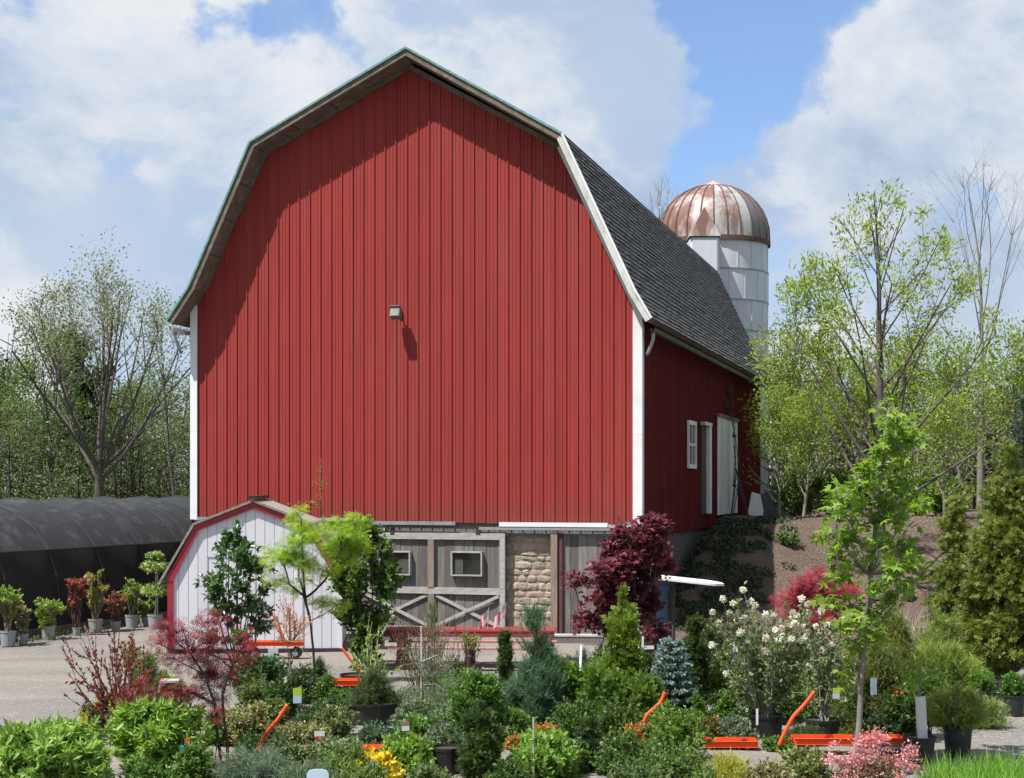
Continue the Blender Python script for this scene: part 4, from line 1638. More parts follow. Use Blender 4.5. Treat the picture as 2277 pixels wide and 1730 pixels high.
# right background
YR = 58.0
tree('bare_tree', 'tall leafless tree at the right edge behind the big green tree', 'tree', atx(2118, YR), YR, atz(368, YR) - 2.4, 61, 4.5, .15, 15, (18, 40), 'barkpale', None, limbr=.4, lv=3, spl=(0, 9, 6, 4), lratio=(1, .45, .5, .5), z_=2.4,
     limbL=lambda t: 6.6 * (1 - .3 * t), env=lambda z: 3.0 if z < 13.2 else .4)
YT = 38.0
tree('young_ash_tree', 'large upright tree in fresh yellow green leaf on the mulch bank right of the barn', 'tree', atx(1900, YT), YT, atz(350, YT) - gz(atx(1900, YT), YT), 74, 2.0, .18, 34, (24, 60), 'bark',
     'long', .15, 11, (.14, .19, .035), (.26, .33, .065), keep=.8, scat=.12, trans=.5, lv=3, limbr=.33, spl=(0, 7, 5, 3), lratio=(1, .42, .45, .5), up=.075, wig=.06,
     limbL=lambda t: 6.0 * (1 - .62 * t) + .5, env=lambda z: float(np.interp(z, [0, 2, 4.5, 6.3, 7.8, 8.8, 9.8, 10.4], [3.2, 3.9, 3.9, 3.3, 2.5, 1.7, .9, .15])))
tR = tree('bushy_young_tree', 'bushy lime leafed young tree against the far end of the barn side', 'tree', atx(1712, 50), 50, atz(780, 50) - 2.6, 81, 1.0, .09, 20, (20, 50), 'barkpale',
          'oval', .125, 4, (.11, .155, .028), (.21, .28, .05), keep=.85, scat=.2, trans=.45, lv=2, spl=(0, 10, 6, 3), lratio=(1, .45, .5, .5), up=.05, group='light green saplings on top of the bank',
          limbL=lambda t: 2.6 * (1 - .5 * t), env=lambda z: 1.5)
for (xd, Y_, sc_, rz, lb) in [(1760, 54, 1.0, 1, 'sapling in light leaf just right of the silo'), (1735, 46, .62, 2, 'low spreading sapling beside the rear corner of the barn'), (1850, 56, .95, 3, 'sapling in light leaf behind the big ash tree trunk, left side'),
                              (1990, 55, 1.05, 4, 'sapling in light leaf behind the big ash tree, right side'), (2080, 48, .9, 5, 'light green sapling left of the dark pine'), (2040, 44, .6, 6, 'small sapling on the bank top near the pine'),
                              (2180, 56, 1.1, 7, 'light green sapling at the right edge behind the pine')]:
    X_ = atx(xd, Y_)
    dup(tR, (X_, Y_, gz(X_, Y_)), rz, sc_, lb)
tR2 = dup(tR, (atx(1682, 46.5), 46.5, gz(atx(1682, 46.5), 46.5)), 3.3, .66, 'low lime leafed sapling just past the far end of the barn wall')
wood_mass('woodland', 10, 34, 84, 6, lambda x: 7.2 + 1.0 * math.sin(x * .7) + .8 * math.sin(x * 1.9 + 1), 34000, (.07, .10, .035), (.15, .19, .07), 13, .24, 120, 'bark', 1.5)
wood_mass('bank_brush', 11.0, 27, 62, 4, lambda x: 3.3 + .8 * math.sin(x * .9 + 2), 12000, (.06, .09, .03), (.12, .16, .06), 16, .17, 160, 'bark', 2.4)
# shrubs along the top of the bank
for (xd, Y_, yt, wd, lb) in [(1720, 48, 1000, 110, 'leafy shrub at the top of the bank beside the barn rear corner'), (1800, 47, 1010, 100, 'second leafy shrub at the bank top from the barn'), (1985, 47, 990, 130, 'leafy shrub at the bank top right of the ash trunk'),
                             (2040, 46, 1030, 90, 'dull green shrub at the bank top nearest the arborvitae')]:
    bush('bank_shrub', lb, 'shrub', xd, Y_, yt, wd, 'oval', .11, (.05, .09, .02), (.13, .20, .04), K=30, cr=.25, nsh=420, per=8, z0=.15, stemr=.02, up=.7)
# small sprouts on mulch
for (xd, yd, lb) in [(1700, 1195, 'tiny grey sprout on the mulch near the barn shadow'), (2030, 1235, 'small green sprout on the mulch left of the arborvitae'), (1955, 1250, 'flat bushy sprout halfway down the mulch bank')]:
    Y_ = 41.0 - (yd - 1195) * .06
    bush('mulch_sprout', lb, 'plant', xd, Y_, 0, 44, 'oval', .10, (.05, .10, .03), (.10, .17, .05), K=8, cr=.3, nsh=70, per=8, H_=.5, stemr=.006)
# rock wall / grey block behind ash
blk = thing('stone_stack', 'pale grey stacked stone block at the top of the mulch bank', 'stone', (atx(1815, 46), 46, gz(atx(1815, 46), 46)), .2)
for k in range(7):
    mb = MB()
    rr = random.Random(k)
    mb.box((rr.uniform(-.03, .03), 0, .07 + k * .12), (.62 + rr.uniform(-.05, .05), .5, .11))
    mb.build('slab', M['barkpale'], blk)

# dark pine and golden arborvitaes on the right
bush('pine_tree', 'dark blue green pine at the right edge above the golden arborvitae', 'tree', 2235, 34, 800, 300, 'needle', .22, (.014, .035, .018), (.03, .065, .035), shape='cone', K=60, cr=.16, nsh=1100, per=26, up=.5,
     spread=.9, shl=.4, z0=.2, stemr=.04, nst=30, leader=True, trans=.1)
bush('golden_arborvitae', 'tall golden green arborvitae filling the right edge', 'tree', 2175, 27.0, 930, 200, 'spray', .105, (.055, .085, .016), (.16, .185, .035), shape='fatcone', K=130, cr=.24, nsh=4200, per=11, up=-.1, spread=.8,
     shl=.3, z0=.06, stemr=.03, flat=.1, trans=.3)
bush('golden_arborvitae', 'narrower golden arborvitae just left of the tall one', 'tree', 2062, 28.6, 1050, 120, 'spray', .10, (.055, .085, .016), (.155, .185, .035), shape='fatcone', K=70, cr=.28, nsh=1900, per=11, up=-.1, spread=.6,
     shl=.25, z0=.08, stemr=.03, flat=.1, trans=.3)

# ------------------------------------------------------------------ pots by the shade house
gp_ = 'potted shrubs along the shade house'
G1, G2 = (.10, .16, .03), (.20, .30, .06)
for (xd, yb, yt, wp, wd, cc1, cc2, lb) in [
    (17, 1395, 1255, 35, 70, G1, G2, 'grey pot shrub with bright tips at the far left edge of the yard'),
    (50, 1391, 1300, 24, 40, (.12, .12, .07), (.2, .2, .10), 'small grey pot with sparse twigs second from the left edge'),
    (104, 1381, 1290, 31, 80, G1, G2, 'short broad shrub with lime tips in a grey pot with a sticker'),
    (165, 1372, 1235, 18, 50, (.20, .05, .045), (.32, .10, .07), 'red leafed shrub in a pale pot between two lime ones'),
    (206, 1366, 1228, 31, 60, (.22, .09, .05), (.22, .30, .07), 'tall green and red shrub in a bright grey pot'),
    (250, 1362, 1275, 22, 55, (.18, .06, .05), (.26, .12, .08), 'reddish shrub in a pale pot right of the tall one'),
    (285, 1356, 1245, 30, 60, G1, G2, 'green and red shrub in a grey pot third from the shed'),
    (312, 1352, 1290, 22, 40, (.10, .14, .05), (.2, .26, .08), 'low shrub in a grey pot second from the shed')]:
    Y_ = H * F / (yb * KD - HY)
    bush('potted_shrub', lb, 'potted plant', xd, Y_, yt, wd, 'oval', .085, cc1, cc2, shape='vase', K=13, cr=.20, nsh=120, per=7, up=.8, z0=.35, stemc='barkred' if xd in (165, 250) else 'barktan', stemr=.012, nst=13,
         potm='greypot', potr=px(wp / 2, Y_), poth=px(wp * .95, Y_), group=gp_, twigs=True)
# two tier standard near the shed
Y_ = 37.6
r = thing('tiered_topiary', 'pale two tiered topiary on a stem in a grey pot beside the shed corner', 'potted plant', (atx(335, Y_), Y_, 0))
pot(r, .19, .36, M['greypot'])
rs0 = np.random.RandomState(3)
for (zc, rr_) in ((1.55, .34), (.95, .36), (1.8, .2)):
    n = 650
    p = rs0.normal(size=(n, 3))
    p = unit(p) * (rs0.rand(n, 1) ** .4) * np.array([rr_, rr_, rr_ * .45]) + np.array([0, 0, zc])
    leaves('foliage', p, p - np.array([0, 0, zc]) + rs0.normal(size=(n, 3)) * .3, .08, 'oval', leafmat((.14, .20, .06), (.26, .33, .12), .3), r, rs0)
segs_mesh('stem', curve_segs((0, 0, .3), (0, 0, 1.7), .022, .015, .01, 4, rs0) + curve_segs((.06, 0, .3), (.06, 0, 1.9), .012, .012, 0, 2, rs0), M['stake'], r, 6)

# ------------------------------------------------------------------ barn front: table, flags, barrel, board
tb = thing('picnic_table', 'long faded red picnic table in front of the barn doors', 'table', (atx(1015, 29.8), 29.8, 0), -.06)
LT = 3.35
for k in range(4):
    mb = MB()
    mb.bb((-LT / 2, -.36 + k * .185, .70), (LT / 2, -.36 + k * .185 + .17, .735))
    mb.build('table_board', M['tablered'], tb)
mb = MB()
mb.bb((-LT / 2 + .02, -.35, .60), (LT / 2 - .02, -.31, .698))
mb.build('apron', M['tablered'], tb)
for s in (-1, 1):
    for k in range(2):
        mb = MB()
        y = s * .66 + k * .15 - .075
        mb.bb((-LT / 2, y - .068, .40), (LT / 2, y + .068, .435))
        mb.build('seat_board', M['tablepink'], tb)
for s in (-1, 0, 1):
    x = s * (LT / 2 - .35)
    for q in (-1, 1):
        mb = MB()
        mb.beam((x, q * .55, 0), (x, q * .18, .698), .045, .12, up=(1, 0, 0))
        mb.build('leg', M['tablered'], tb)
    mb = MB()
    mb.bb((x + .03, -.74, .30), (x + .07, .74, .398))
    mb.build('crossbar', M['tablered'], tb)
mb = MB()
for (n_, xd, yd, Y_, L_, wd_, hh_, lb) in [('wooden_bench', 830, 1366, 30.5, .95, .4, .62, 'small grey board bench left of the red picnic table'),
                                           ('plank_bench', 1245, 1386, 31.0, 1.15, .4, .50, 'low plank bench in front of the plank door right of the stone pier')]:
    b = thing(n_, lb, 'bench', (atx(xd, Y_), Y_, 0), -.05)
    for k in range(3):
        mb = MB()
        mb.bb((-L_ / 2, -.2 + k * .135, hh_ - .03), (L_ / 2, -.2 + k * .135 + .12, hh_))
        mb.build('seat_board', M['palewood'], b)
    mb = MB()
    mb.bb((-L_ / 2 + .03, -.19, hh_ - .16), (L_ / 2 - .03, -.16, hh_ - .033))
    mb.build('apron', M['greywood'], b)
    for sx in (-1, 1):
        for sy in (-1, 1):
            mb = MB()
            mb.bb((sx * (L_ / 2 - .08) - .03, sy * .13 - .03, 0), (sx * (L_ / 2 - .08) + .03, sy * .13 + .03, hh_ - .033))
            mb.build('leg', M['greywood'], b)


def flag(xd, yd, Y, label, tilt, wv_):
    x, z = atx(xd, Y), .735
    f = thing('flag', label, 'flag', (x, Y, z), 0, 'small flags standing on the picnic table')
    ztip = atz(yd, Y) - z
    mb = MB()
    mb.tube([(0, 0, 0), (tilt * ztip, 0, ztip)], .006, 6)
    mb.build('staff', M['stake'], f)
    mb = MB()
    nw, L_ = 14, .40
    hgt = .26
    vs, mi, fs = [], [], []
    for i in range(nw + 1):
        s = i / nw
        for j in range(14):
            t = j / 13
            # hoist along the staff, hangs and folds downward
            px_ = tilt * (ztip - t * hgt) - L_ * s * .52 + .012 * math.sin(s * 9 + wv_)
            pz = ztip - t * hgt - L_ * s * .70
            py = .035 * math.sin(s * 11 + wv_ + t) * s - .01
            vs.append((px_, py, pz))
    for i in range(nw):
        for j in range(13):
            a = i * 14 + j
            mb.m.append(2 if (i < 6 and j < 7) else (0 if j % 2 == 0 else 1))
            fs.append((a, a + 1, a + 15, a + 14))
    mb.v = vs
    mb.f = fs
    # stars: small lozenges just proud of the canton
    for r_ in range(9):
        for c_ in range(6 if r_ % 2 == 0 else 5):
            s = (.5 + c_ + (0 if r_ % 2 == 0 else .5)) / 6.2 * 6 / nw
            t = (r_ + .7) / 10 * 7 / 13
            cx_ = tilt * (ztip - t * hgt) - L_ * s * .52 + .012 * math.sin(s * 9 + wv_)
            cz_ = ztip - t * hgt - L_ * s * .70
            cy_ = .035 * math.sin(s * 11 + wv_ + t) * s - .014
            q = .006
            o = len(mb.v)
            mb.v += [(cx_ - q, cy_, cz_), (cx_, cy_, cz_ - q), (cx_ + q, cy_, cz_), (cx_, cy_, cz_ + q)]
            mb.f.append((o, o + 1, o + 2, o + 3))
            mb.m.append(1)
    mb.build('banner', [M['flagred'], M['flagwhite'], M['flagblue']], f)


flag(1053, 1311, 29.7, 'left of the two small stars and stripes flags on the red table', .06, 0)
flag(1085, 1300, 29.7, 'right of the two small stars and stripes flags, the taller one', .14, 2)

# blue barrel and white board
Y_ = 31.5
br = thing('plastic_barrel', 'blue lidded plastic barrel between the purple maple and the white board', 'barrel', (atx(1430, Y_), Y_, 0))
rb_ = px(12.5, Y_)
zt = atz(1272, Y_)
mb = MB()
mb.lathe([(0, 0), (rb_ * .9, 0), (rb_ * .98, .1), (rb_, .5), (rb_ * .97, .55), (rb_, .6), (rb_, zt - .12), (rb_ * .9, zt - .04)], 20)
mb.build('drum', M['bluedull'], br, smooth_=True)
mb = MB()
mb.lathe([(rb_ * 1.0, zt - .06), (rb_ * 1.08, zt - .05), (rb_ * 1.08, zt + .03), (rb_ * .9, zt + .05), (0, zt + .05)], 20)
mb.build('lid', M['blue'], br)
Y_ = 30.8
xb0, xb1 = atx(1375, Y_), atx(1565, Y_)
zbd = atz(1256, Y_)
cv = thing('white_canopy', 'long flat white board with a tapered end raised behind the purple maple', 'canopy', (xb0, Y_, 0))
L_ = xb1 - xb0
ns = 16
top = []
mb = MB()
outl = []
for i in range(ns + 1):
    t = i / ns
    hw_ = .62 * min(1, (1 - t) / .16 + .12) ** .5 if t > .84 else .62
    outl.append((t * L_, hw_))
poly = [(x, -h_) for x, h_ in outl] + [(x, h_) for x, h_ in outl[::-1]]
zz = lambda x: zbd + .10 - .19 * (x / L_)
n = len(poly)
vs = [(p[0], p[1] + .3, zz(p[0]) + .045) for p in poly] + [(p[0], p[1] + .3, zz(p[0]) - .0) for p in poly]
mb.add(vs, [tuple(range(n)), tuple(range(n, 2 * n))[::-1]] + [(i, i + n, (i + 1) % n + n, (i + 1) % n) for i in range(n)])
mb.build('board', M['plainwhite'], cv)
for (x, y) in ((.2, 0), (L_ * .42, 0), (.2, .6), (L_ * .42, .6)):
    mb = MB()
    mb.tube([(x, y, 0), (x, y, zz(x) - .0)], .03, 6)
    mb.build('post', M['darkmetal'], cv)
# sign leaning near barn rear, right side
sg_ = thing('folded_sign', 'small white panel leaning at the far end of the barn side wall', 'sign', (atx(1637, 50.0), 50.0, gz(atx(1637, 50.0), 50.0)), .2)
mb = MB()
mb.beam((-.12, 0, .02), (.12, .25, .75), .5, .03, up=(0, -1, .3))
mb.build('panel', M['white'], sg_)
mb = MB()
mb.beam((.5, .0, .02), (.2, .25, .75), .5, .03, up=(0, -1, .3))
mb.build('stand', M['darkmetal'], sg_)
twiggy('dark_sapling', 'thin dark sapling standing in front of the white sliding door of the barn side', 'tree', 1566, 47.6, [(1552, 935), (1560, 915), (1568, 925), (1576, 918), (1582, 940), (1556, 960), (1580, 965), (1562, 985)], 0, 'barkdark', .016, 'oval', .09, (.03, .03, .015), (.06, .07, .03), 3, 31, tw=5)
# bicycle-like trellis leaning at the white door
lp = CR + ey * 14.3 + ex * .35
tl = thing('leaning_ladder', 'narrow dark ladder leaning against the white sliding door', 'ladder', (lp.x, lp.y, gz(lp.x, lp.y)), -PHI)
for s in (-.2, .2):
    mb = MB()
    mb.tube([(.25, s, 0), (-.22, s * .5 + .25, 1.7)], .02, 5)
    mb.build('rail', M['darkmetal'], tl)
for k in range(6):
    t = (k + .7) / 7
    mb = MB()
    mb.tube([(.25 - .47 * t, -.2 + .35 * t, 1.7 * t), (.25 - .47 * t, .2 + .15 * t, 1.7 * t)], .014, 5)
    mb.build('rung', M['darkmetal'], tl)
# rail behind the trees
rl = thing('white_rail', 'thin pale rail behind the saplings at the top of the bank', 'fence', (atx(1720, 52), 52, 2.6))
mb = MB()
mb.bb((-.9, 0, 1.25), (4.2, .05, 1.31))
mb.build('rail', M['whiteold'], rl)
for x in (-.8, 1.6, 4.1):
    mb = MB()
    mb.bb((x - .05, .055, 0), (x + .05, .14, 1.4))
    mb.build('post', M['whiteold'], rl)

# ------------------------------------------------------------------ orange nursery carts
gcart = 'orange steel nursery carts among the plants'


def cart(x0d, x1d, ydt, Y, hpts, label, zdeck=.34, grip=False, dep=.30):
    x0, x1 = atx(x0d, Y), atx(x1d, Y)
    L = x1 - x0
    zd = atz(ydt, Y)
    c = thing('nursery_cart', label, 'cart', (x0, Y, 0), 0, gcart)
    # deck and side channels
    mb = MB()
    mb.bb((0, .03, zd - .075), (L, dep - .03, zd - .06))
    mb.build('deck', M['orange'], c)
    mb = MB()
    mb.prism([(0, 0)] * 0 + [(0, zd - .085), (L, zd - .085), (L, zd), (0, zd)], -.0, .006)
    mb.bb((0, -.028, zd - .085), (L, -.001, zd - .079))
    mb.bb((0, -.028, zd - .006), (L, -.001, zd))
    mb.build('side_rail', M['orange'], c)
    mb = MB()
    mb.bb((0, dep - .006, zd - .085), (L, dep, zd + .004))
    mb.build('side_rail', M['orange'], c)
    for x in (0, L - .006):
        mb = MB()
        mb.bb((x, .008, zd - .085), (x + .006, dep - .008, zd - .006))
        mb.build('end_rail', M['orange'], c)
    for x in (.14, L - .14):
        mb = MB()
        mb.bb((x - .03, .06, zd - .14), (x + .03, dep - .06, zd - .101))
        mb.build('axle_beam', M['black'], c)
        for y in (.04, dep - .04):
            rw = max(.06, min(.11, (zd - .12) / 2))
            mb = MB()
            seg = 16
            mb.tube([(x, y - .025, rw), (x, y + .025, rw)], rw, seg)
            wl = mb.build('wheel', M['black'], c)
            mb = MB()
            mb.tube([(x, y - .03, rw), (x, y + .03, rw)], rw * .5, 12)
            mb.build('rim', M['metal'], wl)
    pts = [(atx(a, Y) - x0, .10 + .0 * i, atz(b, Y)) for i, (a, b) in enumerate(hpts)]
    # smooth the polyline
    P3 = [Vector(p) for p in pts]
    sm = []
    for i in range(len(P3) - 1):
        p0_ = P3[max(i - 1, 0)]
        p3_ = P3[min(i + 2, len(P3) - 1)]
        for k in range(5):
            t = k / 5
            a, b = P3[i], P3[i + 1]
            sm.append(.5 * ((2 * a) + (b - p0_) * t + (2 * p0_ - 5 * a + 4 * b - p3_) * t * t + (3 * a - p0_ - 3 * b + p3_) * t ** 3))
    sm.append(P3[-1])
    mb = MB()
    mb.tube([(pts[0][0], .10, pts[0][2] + .01), (0 if pts[0][0] < L / 2 else L, dep / 2, zd - .05)], .014, 6)
    mb.build('tongue', M['orange'], c)
    mb = MB()
    mb.tube(sm, .026 if Y < 24 else .022, 8)
    hn = mb.build('handle', M['orange'], c, smooth_=True)
    if grip:
        mb = MB()
        mb.tube([sm[-1], sm[-1] + (sm[-1] - sm[-4]).normalized() * .18], .028, 8)
        mb.build('grip', M['black'], hn)
    return c


cart(530, 652, 1386, 31.0, [(620, 1398), (608, 1372), (598, 1345), (588, 1330), (574, 1327)], 'orange cart parked against the white shed front with a black grip', grip=True)
cart(706, 775, 1469, 25.0, [(775, 1448), (757, 1428), (745, 1412), (736, 1400)], 'orange cart end beside the dwarf spruce, handle reaching toward the shed')
cart(556, 664, 1628, 19.6, [(549, 1636), (556, 1618), (575, 1583), (598, 1555), (618, 1524)], 'orange cart at the lower left among silver shrubs with raised handle')
cart(770, 832, 1616, 18.7, [(768, 1630), (772, 1622), (785, 1618), (792, 1614)], 'small piece of orange cart showing behind the yellow flowering shrub')
cart(1497, 1637, 1600, 20.2, [(1392, 1562), (1400, 1545), (1425, 1522), (1433, 1508), (1437, 1497)], 'orange cart below the viburnum, left of the longer one')
cart(1716, 1956, 1594, 19.9, [(1684, 1613), (1697, 1585), (1716, 1550), (1740, 1524), (1762, 1495)], 'longest orange cart at lower right crossing behind the slender tree trunk')

# ------------------------------------------------------------------ nursery plants
OV = dict(leaf='oval')
DG1, DG2 = (.018, .042, .014), (.045, .085, .024)
MG1, MG2 = (.035, .08, .015), (.085, .16, .03)
LG1, LG2 = (.07, .13, .018), (.16, .26, .04)
# bottom left
bush('laurel_shrub', 'bright green broad leafed shrub in the bottom left corner', 'shrub', 100, 17.2, 1562, 265, 'long', .14, (.10, .17, .03), (.20, .32, .07), shape='dome', K=40, cr=.2, nsh=650, per=12, up=.7, shl=.1, spread=1.2, z0=.25, stemr=.015, spec=.5)
bush('laurel_shrub', 'bright green broad leafed shrub beside the crimson maple trunks', 'shrub', 345, 18.8, 1508, 200, 'long', .13, (.10, .17, .025), (.20, .32, .06), shape='round', K=34, cr=.22, nsh=520, per=12, up=.7, shl=.1, spread=1.2, z0=.15, stemr=.015, spec=.5)
bush('daphne_shrub', 'low dull green shrub under the broad leafed one, bottom edge', 'shrub', 330, 17.2, 1640, 150, 'oval', .06, DG1, MG2, shape='dome', K=20, cr=.3, nsh=350, per=9, z0=.1)
# row of five black pots
for k, (xd, yb) in enumerate([(184, 1577), (201, 1585), (220, 1588), (240, 1592), (262, 1594)]):
    Y_ = H * F / (yb * KD - HY)
    bush('low_potted_plant', ['small black pot at the left end of the row of five', 'second small black pot from the left in the row of five', 'middle small black pot in the row of five',
         'fourth small black pot from the left in the row of five', 'small black pot at the right end of the row of five'][k], 'potted plant', xd, Y_, 1545, 34, 'tri', .035,
         (.05, .035, .02), (.10, .10, .03), shape='dome', K=6, cr=.4, nsh=60, per=8, H_=.42, potm='blackpot', potr=px(11, Y_), poth=px(38, Y_), group='small black pots in a short row', z0=.7)
bush('golden_groundcover', 'mound of yellow green foliage behind the row of five black pots', 'shrub', 215, 21.8, 1508, 100, 'tri', .05, (.22, .22, .03), (.36, .36, .06), shape='dome', K=16, cr=.3, nsh=300, per=9, up=.8)
bush('golden_threadleaf', 'bright yellow upright tuft beside the twiggy red shrub', 'shrub', 247, 22.3, 1478, 44, 'needle', .10, (.20, .22, .03), (.34, .36, .06), shape='flame', K=16, cr=.3, nsh=260, per=12, up=1.2)
# twiggy red shrub, many leaning stems
rs1 = np.random.RandomState(12)



twiggy('plum_shrub', 'sparse red twigged shrub leaning left over the gravel', 'shrub', 262, 21.6, [(150, 1420), (165, 1450), (180, 1385), (205, 1378), (215, 1430), (232, 1370), (245, 1395), (262, 1360), (280, 1365), (285, 1420), (300, 1380), (310, 1430), (225, 1470), (190, 1480)],
       0, 'barkred', .014, 'oval', .05, (.10, .022, .022), (.20, .05, .045), 6, 5, tw=7)
bush('feathery_conifer', 'soft green feathery upright plant behind the red twigged shrub', 'shrub', 318, 25.2, 1398, 75, 'needle', .12, (.06, .11, .03), (.13, .20, .06), shape='fatcone', K=26, cr=.28, nsh=420, per=14, up=.8)
bush('golden_conifer', 'yellow green upright conifer between the feathery plant and the crimson maple', 'shrub', 362, 25.6, 1448, 62, 'spray', .08, (.13, .15, .02), (.28, .28, .05), shape='fatcone', K=20, cr=.3, nsh=330, per=9, up=.9)
bush('red_tinged_shrub', 'loose green and red shrub left of the feathery plant', 'shrub', 288, 26.5, 1375, 60, 'oval', .06, (.12, .04, .03), (.12, .18, .04), shape='vase', K=20, cr=.25, nsh=170, per=8, up=.8, z0=.3)


# crimson laceleaf maple with layered tiers
def layered(name, label, cat, X0d, Y, trunks, tiers, leaf, ls, c1, c2, barkm, seed, tr=.03, trans=.35, depth=.7, per=12, dens=1.0):
    rs_ = np.random.RandomState(seed)
    x0 = atx(X0d, Y)
    root = thing(name, label, cat, (x0, Y, gz(x0, Y)))
    sg, P_, D_2 = [], [], []
    joint = []
    for tp in trunks:
        pts = [np.array([atx(a, Y) - x0, dy, max(0.0, atz(b, Y) - gz(x0, Y))]) for (a, b, dy) in tp]
        for i in range(len(pts) - 1):
            r_a = tr * (1 - .6 * i / len(pts))
            r_b = tr * (1 - .6 * (i + 1) / len(pts))
            sg += curve_segs(pts[i], pts[i + 1], r_a, r_b, .02, 3, rs_)
        joint += pts[1:]
    joint = np.array(joint)
    for (a, b, wx, wz) in tiers:
        c = np.array([atx(a, Y) - x0, rs_.uniform(-.5, .5) * depth, atz(b, Y) - gz(x0, Y)])
        rx, rz_ = px(wx / 2, Y), px(wz / 2, Y)
        d = np.linalg.norm(joint - c, axis=1) + (joint[:, 2] > c[2]) * .5
        sg += curve_segs(joint[d.argmin()], c, tr * .4, tr * .15, .06, 4, rs_)
        nsh_ = int(max(9, 1500 * rx * rz_ * dens))
        sub_ = rs_.uniform(-.8, .8, size=(5, 3)) * np.array([rx, rx * depth, rz_])
        o = rs_.normal(size=(nsh_, 3)) * .24 * np.array([rx, rx * depth, rz_ * .7]) + sub_[rs_.randint(0, 5, nsh_)]
        for k in range(0, nsh_, max(1, nsh_ // 9)):
            sg += curve_segs(c, c + o[k], tr * .14, tr * .06, .05, 2, rs_)
        for k in range(per):
            P_.append(c + o + rs_.normal(size=o.shape) * .06)
            D_2.append(o * np.array([1, 1, .2]) + rs_.normal(size=o.shape) * rx * .5 - np.array([0, 0, .15 * rx]))
    segs_mesh('trunk', sg, M[barkm], root, 5)
    leaves('crown', np.concatenate(P_), np.concatenate(D_2), ls, leaf, leafmat(c1, c2, trans), root, rs_, 1.0)
    return root


layered('crimson_maple', 'crimson laceleaf maple in drooping tiers left of the shed base', 'tree', 478, 18.9,
        [[(478, 1700, 0), (470, 1600, 0), (462, 1520, .05), (440, 1455, 0), (410, 1410, 0)], [(490, 1700, .05), (488, 1590, .05), (480, 1500, 0), (500, 1440, 0)], [(462, 1520, 0), (400, 1490, 0), (330, 1500, 0)]],
        [(365, 1350, 60, 36), (352, 1385, 45, 40), (440, 1345, 60, 40), (395, 1360, 40, 24), (460, 1375, 50, 34), (510, 1385, 45, 34), (420, 1400, 90, 40), (520, 1408, 44, 26), (468, 1425, 100, 44), (440, 1440, 80, 40),
         (480, 1470, 90, 60), (455, 1500, 70, 50), (470, 1540, 40, 50), (300, 1495, 70, 44), (270, 1520, 50, 40), (345, 1510, 60, 26), (385, 1500, 60, 24), (405, 1480, 50, 26), (475, 1640, 40, 20), (430, 1650, 30, 14), (380, 1420, 50, 30)],
        'lace', .072, (.09, .008, .015), (.22, .024, .038), 'barkdark', 7, tr=.024, dens=.8, per=6, trans=.2)
# green trees before the shed
bush('magnolia_tree', 'dark glossy leafed young tree in front of the white shed', 'tree', 512, 28.2, 1112, 140, 'oval', .125, (.025, .062, .028), (.075, .135, .05), shape='column', K=46, cr=.2, nsh=330, per=8, up=.3, z0=.17, spread=1.2, shl=.15, stemc='barkdark', stemr=.018, leader=True,
     spec=.6, rough=.35, flat=1.0)
layered('lime_maple', 'lime green maple with thin dark trunk across the right half of the shed', 'tree', 678, 27.0,
        [[(680, 1455, 0), (676, 1400, 0), (670, 1340, 0), (660, 1290, 0), (655, 1240, 0), (652, 1180, 0), (650, 1120, 0)], [(668, 1330, 0), (655, 1285, 0), (625, 1262, 0), (615, 1225, 0)], [(660, 1290, 0), (690, 1265, 0), (720, 1225, 0), (735, 1190, 0)],
         [(655, 1285, .1), (640, 1250, .3), (635, 1215, .4)]],
        [(648, 1108, 34, 26), (660, 1135, 50, 30), (645, 1165, 60, 32), (690, 1150, 60, 30), (725, 1140, 60, 30), (760, 1125, 60, 30), (735, 1175, 80, 34), (700, 1185, 70, 30), (640, 1195, 80, 34), (610, 1205, 60, 24), (590, 1190, 40, 20),
         (600, 1250, 50, 18), (660, 1215, 60, 28), (755, 1160, 60, 30), (720, 1205, 60, 30), (700, 1230, 50, 24), (630, 1275, 46, 14), (700, 1300, 60, 24), (670, 1255, 40, 14), (728, 1305, 34, 18), (765, 1195, 46, 30)],
        'lace', .078, (.16, .245, .022), (.30, .42, .045), 'barkdark', 9, tr=.024, trans=.4, dens=.85, per=8)
bush('red_green_tree', 'dark green bushy tree with reddish new tips between shed and barn doors', 'tree', 785, 29.3, 1112, 150, 'oval', .09, (.025, .06, .014), (.07, .14, .022), c3=(.14, .07, .025), shape='round', K=60, cr=.2, nsh=1050, per=9, up=.5, z0=.20, spread=1.0,
     stemc='bark', stemr=.015, spec=.5, rough=.4)
bush('low_broadleaf', 'low bright broad leafed shrub in the shade beside the shed wall', 'shrub', 790, 29.8, 1375, 60, 'oval', .10, MG1, MG2, K=10, cr=.3, nsh=90, per=9, spec=.6, rough=.4)
layered('climbing_vine', 'thin green vine hanging on the red barn front above the small trees', 'vine', 694, 35.9, [[(690, 1160, 0), (696, 1090, 0), (692, 1030, 0), (694, 990, 0)]],
        [(692, 1010, 9, 30), (697, 1045, 10, 30), (692, 1080, 12, 26)], 'oval', .05, (.10, .10, .02), (.20, .17, .04), 'barktan', 3, tr=.01, per=4)
twiggy('coral_twig_tree', 'small bare coral twigged tree standing before the shed', 'tree', 628, 25.6, [(610, 1310), (620, 1305), (630, 1312), (638, 1330), (655, 1335), (600, 1340), (645, 1350), (625, 1345), (658, 1370), (615, 1370)], .9, 'barktan', .011, 'oval', .035,
       (.40, .13, .07), (.5, .22, .12), 5, 6, tw=7)
r = twiggy('pruned_trunk', 'gnarled tan trunk rising below the coral twigs', 'tree', 628, 25.5, [(628, 1395), (636, 1400), (622, 1410)], 0, 'barktan', .02, None, 0, 0, 0, 0, 7, tw=2)
